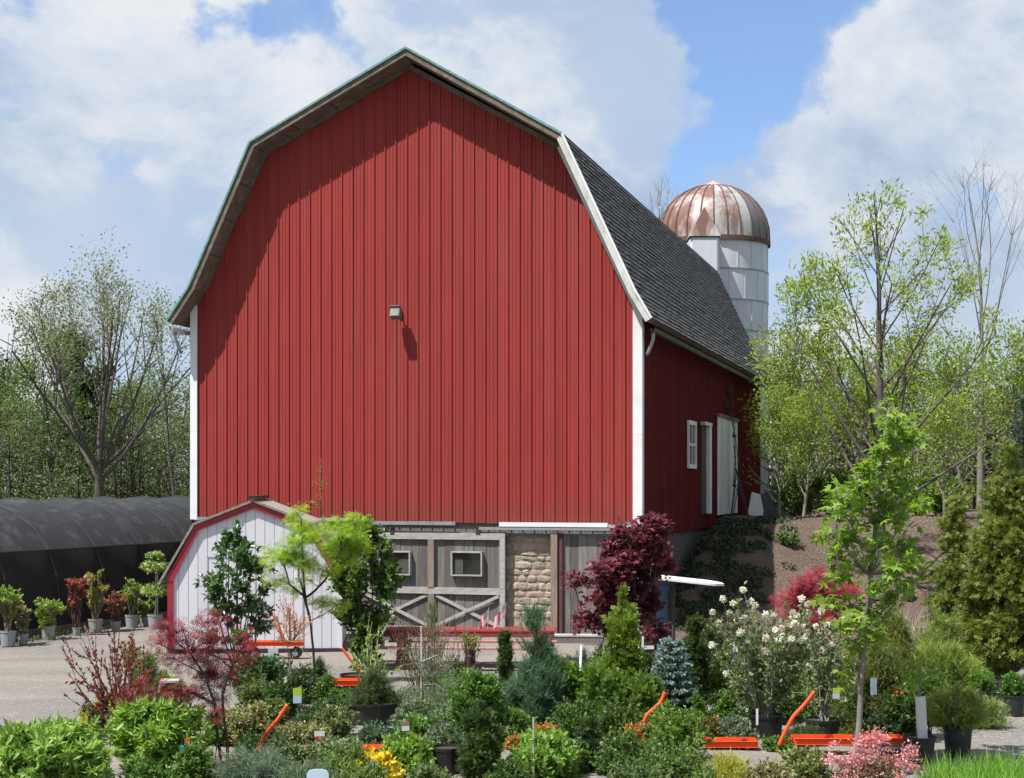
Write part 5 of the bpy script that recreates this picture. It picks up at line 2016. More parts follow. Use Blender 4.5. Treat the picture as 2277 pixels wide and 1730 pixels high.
# shrubs below shed
bush('yew_shrub', 'dark clipped evergreen at the foot of the lime maple', 'shrub', 688, 25.4, 1405, 62, 'needle', .07, (.012, .03, .008), (.035, .06, .014), shape='cone', K=30, cr=.3, nsh=420, per=14)
bush('boxwood_shrub', 'olive green upright shrub right below the lime maple trunk', 'shrub', 705, 23.8, 1445, 66, 'oval', .045, MG1, MG2, shape='fatcone', K=24, cr=.3, nsh=400, per=10)
bush('holly_shrub', 'glossy dark leafed shrub directly before the shed cart', 'shrub', 555, 24.0, 1412, 120, 'oval', .075, (.03, .07, .03), (.075, .14, .055), shape='round', K=34, cr=.24, nsh=620, per=9, z0=.3, spec=.6, rough=.35)
bush('dark_shrub', 'deep green shrub left of the yellow plant tag', 'shrub', 610, 23.0, 1450, 80, 'oval', .07, DG1, (.05, .10, .025), K=20, cr=.28, nsh=300, per=9)
bush('pieris_shrub', 'pale pink tipped shrub above the lower left orange handle', 'shrub', 528, 20.6, 1512, 110, 'oval', .05, (.10, .12, .045), (.24, .23, .11), c3=(.45, .28, .20), K=34, cr=.25, nsh=560, per=9, z0=.1, up=.9)
bush('pieris_shrub', 'pale pink tipped shrub right of the lower left orange handle', 'shrub', 640, 20.9, 1560, 120, 'oval', .05, (.09, .115, .045), (.21, .22, .11), c3=(.45, .28, .20), K=34, cr=.25, nsh=560, per=9, z0=.1, up=.9)
bush('pieris_shrub', 'pale tipped shrub below the dwarf spruce, left of its pot', 'shrub', 722, 21.4, 1520, 90, 'oval', .05, (.07, .10, .04), (.17, .20, .09), c3=(.42, .27, .2), K=26, cr=.25, nsh=430, per=9, z0=.1, up=.9)
bush('green_shrub', 'medium green shrub hugging the raised orange handle', 'shrub', 570, 20.3, 1580, 130, 'oval', .05, DG1, (.07, .12, .04), K=30, cr=.25, nsh=520, per=9, z0=.1)
bush('blue_juniper', 'spreading silver blue juniper on the bottom edge beside the crimson maple', 'shrub', 545, 17.9, 1615, 170, 'needle', .09, (.06, .10, .07), (.15, .20, .15), shape='dome', K=40, cr=.2, nsh=900, per=14, up=.6, z0=.1)
bush('blue_juniper', 'spreading silver green juniper on the bottom edge left of the pale board', 'shrub', 660, 17.5, 1645, 150, 'needle', .09, (.06, .10, .06), (.14, .19, .12), shape='dome', K=34, cr=.2, nsh=700, per=14, up=.6, z0=.1)
bush('variegated_shrub', 'grey green variegated shrub under the big black tub', 'shrub', 725, 19.0, 1590, 130, 'oval', .05, (.05, .09, .035), (.17, .22, .10), K=34, cr=.25, nsh=560, per=9, z0=.1)
bush('lance_leaf_shrub', 'arching lance leafed shrub beside the yellow flowers', 'shrub', 760, 17.9, 1612, 110, 'long', .10, (.06, .10, .025), (.15, .21, .06), K=26, cr=.25, nsh=330, per=9, up=.9, z0=.1)
bush('golden_shrub', 'bright yellow leafed shrub in the bottom row behind the cyan tag', 'shrub', 815, 17.9, 1618, 100, 'oval', .065, (.42, .30, .02), (.62, .48, .04), shape='dome', K=24, cr=.24, nsh=420, per=8, up=.8, z0=.2)
# dwarf spruce on leader in wide black tub
Y_ = 22.6
bush('dwarf_spruce', 'dense dark conifer mounded in a wide black tub with a thin leader', 'tree', 808, Y_, 1432, 132, 'needle', .065, (.025, .045, .014), (.065, .10, .03), shape='cone', K=54, cr=.2, nsh=1300, per=15, up=.15, z0=.25, potm='blackpot', potr=px(62, Y_), poth=px(48, Y_), spread=1.1, flat=1.0)
twiggy('staked_sapling', 'thin staked sapling with a few tiers of leaves above the dwarf spruce', 'tree', 801, 24.4, [(800, 1345), (790, 1362), (815, 1360), (780, 1420), (825, 1425), (795, 1440), (770, 1430), (835, 1440)], .1, 'stake', .010, 'oval', .07, (.10, .17, .03), (.18, .27, .06), 5, 8, tw=3)
tub = thing('empty_tub', 'empty black tub on the gravel behind the dwarf spruce', 'pot', (atx(770, 25.6), 25.6, 0))
pot(tub, .28, .36, M['black'])
# brown twiggy shrubs
twiggy('bare_twig_shrub', 'upright bare brown twig shrub before the left barn door', 'shrub', 905, 24.6, [(845 + k * 5.2, 1348 + 18 * ((k * 7) % 5) / 4) for k in range(16)], 0, 'barkred', .009, 'tri', .03, (.14, .09, .05), (.20, .16, .08), 2, 14, tw=8)
twiggy('bare_twig_shrub', 'second upright bare brown twig shrub, right of the white stake', 'shrub', 948, 24.9, [(915 + k * 4.6, 1335 + 22 * ((k * 5) % 7) / 6) for k in range(16)], 0, 'barktan', .009, 'tri', .03, (.12, .10, .05), (.16, .17, .07), 2, 15, tw=8)
bush('slim_green_shrub', 'slim green shoot rising from the brown twigs before the barn door post', 'shrub', 932, 27.2, 1284, 34, 'needle', .08, (.06, .11, .03), (.13, .19, .06), shape='flame', K=12, cr=.35, nsh=150, per=10, up=1.2, z0=.5)
bush('sparse_shrub', 'sparse leafy twigs in front of the crossed door braces', 'shrub', 1015, 28.0, 1340, 60, 'oval', .05, (.10, .13, .03), (.2, .24, .06), K=12, cr=.3, nsh=60, per=6, z0=.45, twigs=True, stemr=.008)
# weeping blue cedar with white stake
st_ = thing('white_stake', 'straight thin white pole standing before the brown twigs', 'stake', (atx(910, 22.8), 22.8, 0))
mb = MB()
mb.tube([(0, 0, 0), (0, 0, atz(1354, 22.8))], .014, 6)
mb.build('pole', M['whiteold'], st_)
mb = MB()
mb.tube([(0, 0, atz(1354, 22.8)), (0, 0, atz(1354, 22.8) + .012)], .018, 6)
mb.build('cap', M['white'], st_)
layered('weeping_cedar', 'weeping silvery blue cedar trained along the white pole', 'tree', 912, 22.3, [[(915, 1560, 0), (912, 1480, 0), (905, 1420, 0), (890, 1400, 0)], [(908, 1430, 0), (945, 1415, 0), (962, 1440, 0)], [(912, 1480, 0), (940, 1478, 0), (975, 1500, 0)]],
        [(888, 1405, 40, 16), (900, 1425, 50, 16), (945, 1428, 46, 18), (925, 1455, 70, 26), (960, 1480, 60, 30), (900, 1495, 60, 40), (935, 1515, 90, 44), (970, 1530, 60, 50), (900, 1540, 70, 40)],
        'needle', .06, (.08, .13, .09), (.17, .23, .16), 'barkpale', 4, tr=.018, per=16, dens=1.0)
# center green mass
bush('boxwood_column', 'tall green shrub with bright top left of the narrow arborvitae', 'shrub', 1030, 20.6, 1428, 120, 'oval', .05, (.035, .08, .015), (.10, .19, .03), shape='column', K=70, cr=.17, nsh=1500, per=10, up=.8, z0=.05)
bush('arborvitae', 'stout dark arborvitae at the bottom centre left of the broad leafed shrub', 'tree', 1035, 18.2, 1500, 90, 'spray', .06, (.018, .04, .012), (.06, .10, .025), shape='column', K=50, cr=.2, nsh=1100, per=10, up=1.0, z0=.02)
bush('narrow_arborvitae', 'narrow dark arborvitae spire in front of the stone pier', 'tree', 1091, 24.6, 1318, 42, 'spray', .055, (.014, .034, .008), (.05, .085, .018), shape='flame', K=50, cr=.28, nsh=900, per=10, up=1.1, z0=.02)
bush('blue_juniper_spire', 'tall blue green juniper spire at the centre before the stone pier', 'tree', 1155, 22.4, 1300, 150, 'needle', .12, (.045, .09, .055), (.10, .17, .11), shape='cone', K=70, cr=.2, nsh=1900, per=13, up=1.3, z0=.02, spread=.45, leader=True)
bush('blue_juniper_spire', 'shorter greener juniper leaning right behind the blue spire', 'tree', 1212, 23.6, 1368, 74, 'needle', .11, (.04, .085, .035), (.10, .16, .07), shape='cone', K=40, cr=.22, nsh=800, per=13, up=1.2, z0=.02, spread=.5)
bush('small_spruce', 'small blue green conifer spire behind the white trunked topiary', 'tree', 1258, 25.4, 1370, 44, 'needle', .09, (.05, .09, .06), (.11, .17, .11), shape='cone', K=24, cr=.3, nsh=360, per=12, up=.8, z0=.1)
bush('topiary_standard', 'round green topiary on a white wrapped stem left of the yellow green juniper', 'tree', 1252, 22.6, 1420, 92, 'oval', .055, (.05, .11, .02), (.13, .23, .035), shape='round', K=34, cr=.24, nsh=560, per=9, z0=.52, nst=0)
x_ = atx(1250, 22.3)
rr_ = bpy.data.objects['topiary_standard']
mb = MB()
mb.tube([(0, 0, 0), (0, -.02, .62), (.02, 0, 1.15)], [.038, .026, .014], 8)
mb.build('wrapped_trunk', M['sleeve'], rr_, smooth_=True)
bush('yellow_green_juniper', 'tall yellow green juniper pyramid below the purple maple', 'tree', 1345, 22.9, 1258, 120, 'spray', .10, (.06, .11, .015), (.17, .24, .035), shape='cone', K=80, cr=.19, nsh=1900, per=10, up=1.0, z0=.02, leader=True, spread=.6)
bush('yellow_green_juniper', 'lower spreading part green juniper right of the white stem', 'tree', 1300, 21.8, 1400, 110, 'spray', .09, (.04, .085, .015), (.11, .18, .03), shape='fatcone', K=50, cr=.2, nsh=1000, per=10, up=.9, z0=.02)
bush('yellow_green_juniper', 'bushy juniper left of the blue spruce', 'tree', 1395, 21.9, 1420, 90, 'spray', .09, (.045, .09, .015), (.13, .2, .035), shape='fatcone', K=44, cr=.2, nsh=900, per=10, up=.9, z0=.02)
# purple maple by the barn corner
layered('purple_maple', 'purple leafed maple at the right front corner of the barn', 'tree', 1370, 27.2,
        [[(1372, 1420, 0), (1372, 1350, 0), (1368, 1280, 0), (1375, 1200, 0), (1380, 1140, 0)], [(1372, 1350, 0), (1330, 1290, 0), (1290, 1250, 0)], [(1370, 1320, .1), (1300, 1350, 0), (1265, 1340, 0)], [(1370, 1310, 0), (1410, 1260, 0), (1420, 1200, 0)]],
        [(1385, 1135, 60, 40), (1412, 1145, 50, 40), (1360, 1160, 70, 50), (1400, 1175, 80, 50), (1340, 1190, 70, 50), (1375, 1205, 90, 50), (1425, 1200, 44, 50), (1315, 1225, 80, 44), (1360, 1240, 90, 50), (1405, 1235, 70, 44), (1300, 1255, 80, 30), (1250, 1250, 44, 22),
         (1240, 1262, 30, 18), (1335, 1280, 90, 44), (1385, 1275, 80, 44), (1300, 1295, 70, 30), (1330, 1320, 70, 40), (1380, 1320, 70, 44), (1285, 1340, 60, 24), (1260, 1330, 40, 16), (1315, 1350, 60, 28), (1360, 1355, 70, 36), (1415, 1300, 44, 50), (1420, 1360, 34, 40),
         (1265, 1352, 40, 18)],
        'maple', .09, (.05, .012, .022), (.17, .035, .055), 'barkdark', 11, tr=.035, trans=.25, dens=.75, per=6, depth=.9)
# blue spruce
Y_ = 22.6
r = thing('blue_spruce', 'small silver blue spruce with whorled branches right of the junipers', 'tree', (atx(1452, Y_), Y_, 0))
rs2 = np.random.RandomState(4)
Ht = atz(1346, Y_)
sg, P_, D_2 = [], [], []
sg += curve_segs((0, 0, 0), (0, 0, Ht), .035, .006, .0, 6, rs2)
nt = 8
for t_ in range(nt):
    z = .28 + (Ht - .5) * t_ / nt
    L_ = px(50, Y_) * (1 - .82 * t_ / nt) + .04
    nb_ = 7 if t_ < 6 else 5
    for k in range(nb_):
        a = 2 * math.pi * (k + rs2.uniform(-.2, .2) + .5 * (t_ % 2)) / nb_
        d = np.array([math.cos(a), math.sin(a), .28 + .05 * t_])
        e = np.array([0, 0, z]) + d * L_ * rs2.uniform(.8, 1.1)
        br_ = [(np.array([0, 0, z]), e)]
        for s in (.4, .6, .8):
            for sd in (-1, 1):
                b = np.array([0, 0, z]) + (e - np.array([0, 0, z])) * s
                dd = np.array([math.cos(a + sd * .7), math.sin(a + sd * .7), .25])
                br_.append((b, b + dd * L_ * .38))
        for (b, e2) in br_:
            sg.append((b, e2, .008, .004))
            n_ = int(40 * np.linalg.norm(e2 - b) / .3) + 10
            s = rs2.rand(n_, 1) * .95 + .1
            P_.append(b + (e2 - b) * s)
            D_2.append(unit(np.repeat((e2 - b)[None], n_, 0)) * .7 + rs2.normal(size=(n_, 3)) * .6)
segs_mesh('trunk', sg, M['bark'], r, 4)
P_, D_2 = np.concatenate(P_), np.concatenate(D_2)
leaves('needles', np.repeat(P_, 2, 0), np.repeat(D_2, 2, 0) + rs2.normal(size=(len(P_) * 2, 3)) * .3, .055, 'tri', leafmat((.09, .14, .13), (.20, .27, .25), .1), r, rs2, 0)
bush('dark_conifer', 'dark olive conifer column behind the blue spruce', 'tree', 1502, 24.6, 1292, 62, 'spray', .08, (.018, .038, .010), (.055, .085, .02), shape='flame', K=44, cr=.26, nsh=900, per=10, up=1.1, z0=.02)
bush('dark_conifer', 'second dark conifer right behind the first, partly hidden', 'tree', 1535, 26.4, 1345, 50, 'spray', .08, (.016, .034, .010), (.045, .07, .018), shape='flame', K=30, cr=.28, nsh=500, per=10, up=1.1, z0=.02)
bush('boxwood_cone', 'small bright green cone shrub directly right of the blue spruce', 'shrub', 1507, 21.9, 1475, 44, 'oval', .045, MG1, (.10, .19, .03), shape='fatcone', K=22, cr=.3, nsh=330, per=10)
bush('boxwood_cone', 'small bright green cone shrub left of the big viburnum tub', 'shrub', 1565, 21.9, 1480, 46, 'oval', .045, MG1, (.10, .19, .03), shape='fatcone', K=22, cr=.3, nsh=330, per=10)


# viburnum with white flower balls, in a wide tub
def viburnum(label, xd, Y, ytop, wd, balls, potm, seed, wide_pot):
    rs_ = np.random.RandomState(seed)
    x0 = atx(xd, Y)
    root = thing('viburnum', label, 'shrub', (x0, Y, 0), 0, 'white flowering viburnums')
    z0_ = 0
    if potm:
        pot(root, wide_pot, .33, M[potm])
        z0_ = .3
    sg, P_, D_2, B_ = [], [], [], []
    for (a, b) in balls:
        e = np.array([atx(a, Y) - x0, rs_.uniform(-.45, .45), atz(b, Y)])
        B_.append(e)
        mid = np.array([e[0] * .45, e[1] * .45, z0_ + (e[2] - z0_) * .45]) + rs_.normal(size=3) * .06
        s = curve_segs((rs_.normal() * .04, rs_.normal() * .04, z0_), mid, .013, .009, .04, 3, rs_) + curve_segs(mid, e, .009, .004, .04, 3, rs_)
        sg += s
        for q in range(3):
            j = rs_.randint(2, 6)
            d = rs_.normal(size=3) * .5 + np.array([0, 0, .5])
            t2 = curve_segs(s[j][0], s[j][0] + d * .3, .006, .003, .05, 2, rs_)
            sg += t2
            s = s + t2
        for k in range(72):
            ss = s[rs_.randint(2, len(s))]
            P_.append(ss[0] + (ss[1] - ss[0]) * rs_.rand() + rs_.normal(size=3) * .03)
            D_2.append(rs_.normal(size=3) + np.array([0, 0, .4]))
    segs_mesh('stems', sg, M['barkpale'], root, 4)
    leaves('foliage', np.array(P_), np.array(D_2), .065, 'oval', leafmat((.055, .09, .03), (.14, .19, .075), .3), root, rs_, .4)
    for i, c in enumerate(B_):
        if rs_.rand() < .93:
            rad = rs_.uniform(.042, .062)
            n_ = 150
            d = unit(rs_.normal(size=(n_, 3)))
            mk = rs_.rand()
            leaves('flower_ball', c + d * rad * .8 * rs_.rand(n_, 1) ** .35, d * .5 + rs_.normal(size=(n_, 3)) * .9, .027, 'oval', leafmat((.42, .33, .30), (.55, .50, .45), .15) if mk < .28 else leafmat((.50, .50, .46), (.66, .66, .62), .15), root, rs_, 0)
    return root


balls = [(1555, 1290), (1578, 1300), (1606, 1274), (1533, 1318), (1572, 1322), (1625, 1300), (1640, 1312), (1610, 1335), (1596, 1340), (1622, 1345), (1652, 1342), (1660, 1330), (1675, 1332), (1693, 1334), (1716, 1325),
         (1664, 1355), (1680, 1352), (1690, 1372), (1700, 1350), (1712, 1344), (1645, 1372), (1664, 1385), (1680, 1382), (1648, 1400), (1668, 1412), (1700, 1376), (1720, 1340), (1733, 1336), (1738, 1354), (1726, 1380), (1742, 1372),
         (1640, 1390), (1598, 1418), (1575, 1460), (1650, 1436), (1690, 1412), (1710, 1398), (1750, 1395), (1680, 1460), (1640, 1445), (1760, 1410), (1590, 1360), (1560, 1350), (1545, 1400), (1615, 1480), (1610, 1385), (1725, 1290), (1740, 1305)]
viburnum('large white flowering viburnum with open stems in a wide black tub', 1655, 21.3, 1270, 250, balls, 'black', 5, px(38, 21.3))
balls2 = [(1755, 1330), (1770, 1318), (1784, 1325), (1790, 1350), (1775, 1366), (1760, 1352), (1800, 1372), (1815, 1335), (1790, 1390), (1772, 1402), (1812, 1400), (1825, 1372), (1750, 1440), (1780, 1430), (1800, 1440), (1740, 1300), (1822, 1425), (1835, 1395), (1795, 1310)]
viburnum('smaller white flowering viburnum between the big one and the slender trunk', 1775, 20.9, 1290, 110, balls2, 'blackpot', 8, .24)
# laceleaf red maple behind
layered('red_laceleaf_maple', 'mounded red laceleaf maple at the foot of the mulch bank', 'tree', 1762, 29.5, [[(1762, 1400, 0), (1765, 1340, 0), (1760, 1280, 0)], [(1764, 1330, 0), (1720, 1300, 0)], [(1764, 1330, 0), (1820, 1295, 0)]],
        [(1770, 1245, 60, 26), (1745, 1258, 70, 26), (1790, 1265, 80, 30), (1725, 1275, 70, 30), (1760, 1285, 110, 36), (1815, 1280, 50, 26), (1715, 1300, 60, 30), (1790, 1305, 90, 36), (1750, 1325, 110, 40), (1840, 1272, 40, 20), (1710, 1330, 50, 30), (1800, 1340, 70, 40), (1770, 1360, 90, 40)],
        'lace', .10, (.17, .012, .03), (.36, .05, .085), 'barkdark', 17, tr=.03, dens=.5, per=8)
# slender sweetgum
Y_ = 18.9
layered('sweetgum_tree', 'slender star leafed tree with straight grey trunk right of the viburnums', 'tree', 1856, Y_,
        [[(1848, 1720, 0), (1852, 1600, 0), (1858, 1480, 0), (1868, 1380, 0), (1880, 1240, 0), (1892, 1120, 0), (1905, 1000, 0), (1922, 880, 0)]],
        [(1930, 885, 40, 34), (1915, 905, 50, 30), (1945, 925, 40, 34), (1910, 940, 60, 34), (1935, 960, 60, 34), (1895, 985, 60, 34), (1950, 1000, 50, 34), (1870, 1020, 60, 30), (1905, 1040, 60, 30), (1955, 1050, 50, 36),
         (1840, 1050, 60, 34), (1815, 1075, 60, 34), (1870, 1080, 70, 34), (1930, 1090, 60, 34), (1970, 1085, 36, 34), (1800, 1110, 60, 30), (1845, 1130, 60, 34), (1900, 1130, 60, 34), (1955, 1130, 60, 34), (1785, 1150, 44, 34), (1830, 1170, 60, 34), (1890, 1180, 50, 34),
         (1945, 1180, 60, 36), (1805, 1200, 50, 34), (1965, 1220, 50, 34), (1850, 1220, 50, 34), (1920, 1225, 50, 34), (1820, 1250, 44, 34), (1950, 1255, 44, 30), (1870, 1270, 44, 30), (1925, 1290, 50, 30), (1800, 1300, 50, 26), (1840, 1310, 60, 30), (1905, 1325, 50, 28),
         (1815, 1345, 60, 30), (1860, 1350, 50, 30), (1895, 1375, 40, 28), (1835, 1390, 50, 28), (1870, 1405, 40, 30), (1835, 1465, 34, 18), (1850, 1445, 34, 18)],
        'maple', .115, (.09, .155, .02), (.19, .29, .04), 'barkpale', 23, tr=.044, trans=.45, dens=.62, per=3, depth=1.0)

# right: weeping shrubs, threadleaf, pots
Y_ = 23.0
bush('weeping_conifer', 'weeping golden green conifer behind the slender trunk', 'tree', 1925, 24.0, 1320, 110, 'needle', .12, (.08, .10, .02), (.17, .19, .045), shape='round', K=44, cr=.22, nsh=800, per=12, up=-.9, z0=.1, shl=.3)
bush('weeping_conifer', 'weeping dark golden conifer below the slender tree crown', 'tree', 1905, 21.8, 1400, 110, 'needle', .11, (.045, .06, .014), (.12, .14, .03), shape='round', K=44, cr=.22, nsh=800, per=12, up=-.9, z0=.05, shl=.3)
twiggy('bundled_sapling', 'pale upright bare stems tied behind the weeping conifers', 'tree', 1975, 27.0, [(1945 + k * 7, 1312 + 20 * ((k * 5) % 4) / 3) for k in range(10)], 0, 'stake', .010, None, 0, 0, 0, 0, 18, tw=3)
bush('threadleaf_cypress', 'feathery yellow green threadleaf cypress left of the golden arborvitae', 'tree', 2040, 24.5, 1390, 150, 'needle', .15, (.09, .14, .025), (.20, .26, .05), shape='round', K=44, cr=.22, nsh=1000, per=13, up=.7, z0=.1, spread=.5)
bush('threadleaf_cypress', 'wispy tall yellow green shrub behind the weeping conifers', 'tree', 2035, 26.5, 1290, 110, 'needle', .14, (.09, .13, .03), (.18, .24, .06), shape='fatcone', K=36, cr=.25, nsh=700, per=12, up=1.0, z0=.2)
bush('green_shrub', 'round green shrub behind the pot with white trunk guard', 'shrub', 1950, 20.9, 1478, 90, 'oval', .06, DG1, (.07, .12, .03), K=34, cr=.24, nsh=600, per=9, z0=.02)
bush('green_shrub', 'leafy green shrub above the white trunk guard', 'shrub', 2000, 21.3, 1440, 90, 'oval', .065, MG1, (.10, .18, .035), K=24, cr=.25, nsh=330, per=9, z0=.35)
Y_ = 19.95
bush('potted_cypress', 'soft yellow green cypress in a black pot on the gravel, rightmost big pot', 'potted plant', 2068, Y_, 1478, 130, 'needle', .11, (.11, .15, .035), (.21, .26, .07), shape='dome', K=36, cr=.22, nsh=640, per=13, up=.7, z0=.48, potm='blackpot', potr=px(32, Y_), poth=px(62, Y_), stemr=.014, nst=14, rootr=.03)
Y_ = 19.5
r = thing('guarded_sapling', 'sapling wrapped in a white trunk guard in a black pot beside the longest cart', 'potted plant', (atx(1985, Y_), Y_, 0))
pot(r, px(35, Y_), px(54, Y_), M['blackpot'])
mb = MB()
mb.box((.02, -.02, atz(1550, Y_)), (px(20, Y_), .07, px(92, Y_)), rot=Matrix.Rotation(R(-3), 3, 'Y'))
mb.build('trunk_guard', M['sleeve'], r)
mb = MB()
mb.tube([(0, 0, .3), (0, 0, atz(1440, Y_))], [.018, .012], 6)
mb.build('trunk', M['barkpale'], r)
n_ = 260
p = rs2.normal(size=(n_, 3)) * np.array([.22, .2, .12]) + np.array([0, 0, atz(1450, Y_)])
leaves('foliage', p, rs2.normal(size=(n_, 3)), .075, 'oval', leafmat(LG1, LG2), r, rs2)
n_ = 60
r = thing('red_flower_cluster', 'cluster of vivid orange red flowers left of the trunk guard sapling', 'flower', (atx(2000 - 59, 21.5), 21.5, 0))
p = rs2.normal(size=(110, 3)) * np.array([.055, .05, .045]) + np.array([0, 0, atz(1505, 21.5)])
leaves('petals', p, rs2.normal(size=(110, 3)), .05, 'oval', leafmat((.75, .06, .02), (.85, .12, .03), .3), r, rs2)
segs_mesh('stem', curve_segs((0, 0, 0), (0, 0, atz(1505, 21.5)), .008, .004, .02, 4, rs2), M['bark'], r, 4)
# boxwood balls
for (xd, yt, Y_, wd, lb) in [(2122, 1448, 24.0, 54, 'round boxwood ball left of the one at the right edge'), (2190, 1448, 23.4, 58, 'round boxwood ball at the right edge beside the gravel'), (2155, 1490, 25.0, 40, 'smaller boxwood between the two round ones')]:
    bush('boxwood_ball', lb, 'shrub', xd, Y_, yt, wd, 'oval', .04, MG1, (.09, .18, .03), shape='round', K=30, cr=.24, nsh=520, per=9, z0=.38, potm='blackpot', potr=.17, poth=.32, group='boxwood balls by the gravel')
bush('fine_leaf_shrub', 'trailing yellow green foliage on the gravel before the boxwood balls', 'shrub', 2135, 22.2, 1500, 90, 'needle', .10, (.09, .14, .03), (.18, .25, .06), shape='dome', K=20, cr=.3, nsh=300, per=12, up=.6)


# pink azalea
def azalea(label, clusters, xd, Y, wd, ytop, col, seed):
    r_ = bush('azalea', label, 'shrub', xd, Y, ytop, wd, 'oval', .05, (.04, .08, .02), (.10, .16, .04), shape='dome', K=26, cr=.25, nsh=300, per=8, z0=.1, seed=seed)
    rs_ = np.random.RandomState(seed)
    for (a, b, s) in clusters:
        n = int(95 * s * s)
        c = np.array([atx(a, Y) - atx(xd, Y), -px(wd * .3, Y) * rs_.uniform(.3, 1), atz(b, Y)])
        p_ = c + rs_.normal(size=(n, 3)) * np.array([.040, .03, .028]) * s * 1.35
        leaves('blossom', p_, rs_.normal(size=(n, 3)) + np.array([0, -.6, .5]), .040, 'oval', leafmat(*col, .3), r_, rs_, 0)


azalea('pink flowering azalea at the foot of the slender trunk, bottom right', [(1845, 1590, 1), (1880, 1580, 1.2), (1890, 1592, 1.1), (1860, 1615, 1.4), (1848, 1630, 1.2), (1905, 1630, 1.2), (1930, 1640, 1.1), (1955, 1635, 1.2), (1955, 1612, 1.0), (1820, 1640, 1.3),
        (1800, 1640, .9), (1785, 1628, .7), (1850, 1655, 1.4), (1880, 1660, 1.4), (1910, 1660, 1.3), (1835, 1670, 1.4), (1870, 1675, 1.4), (1930, 1670, 1.1), (1815, 1675, 1.2), (1790, 1600, .7), (1780, 1640, .6), (1960, 1650, .9)],
       1872, 18.0, 170, 1635, ((.42, .15, .20), (.60, .31, .36)), 4)
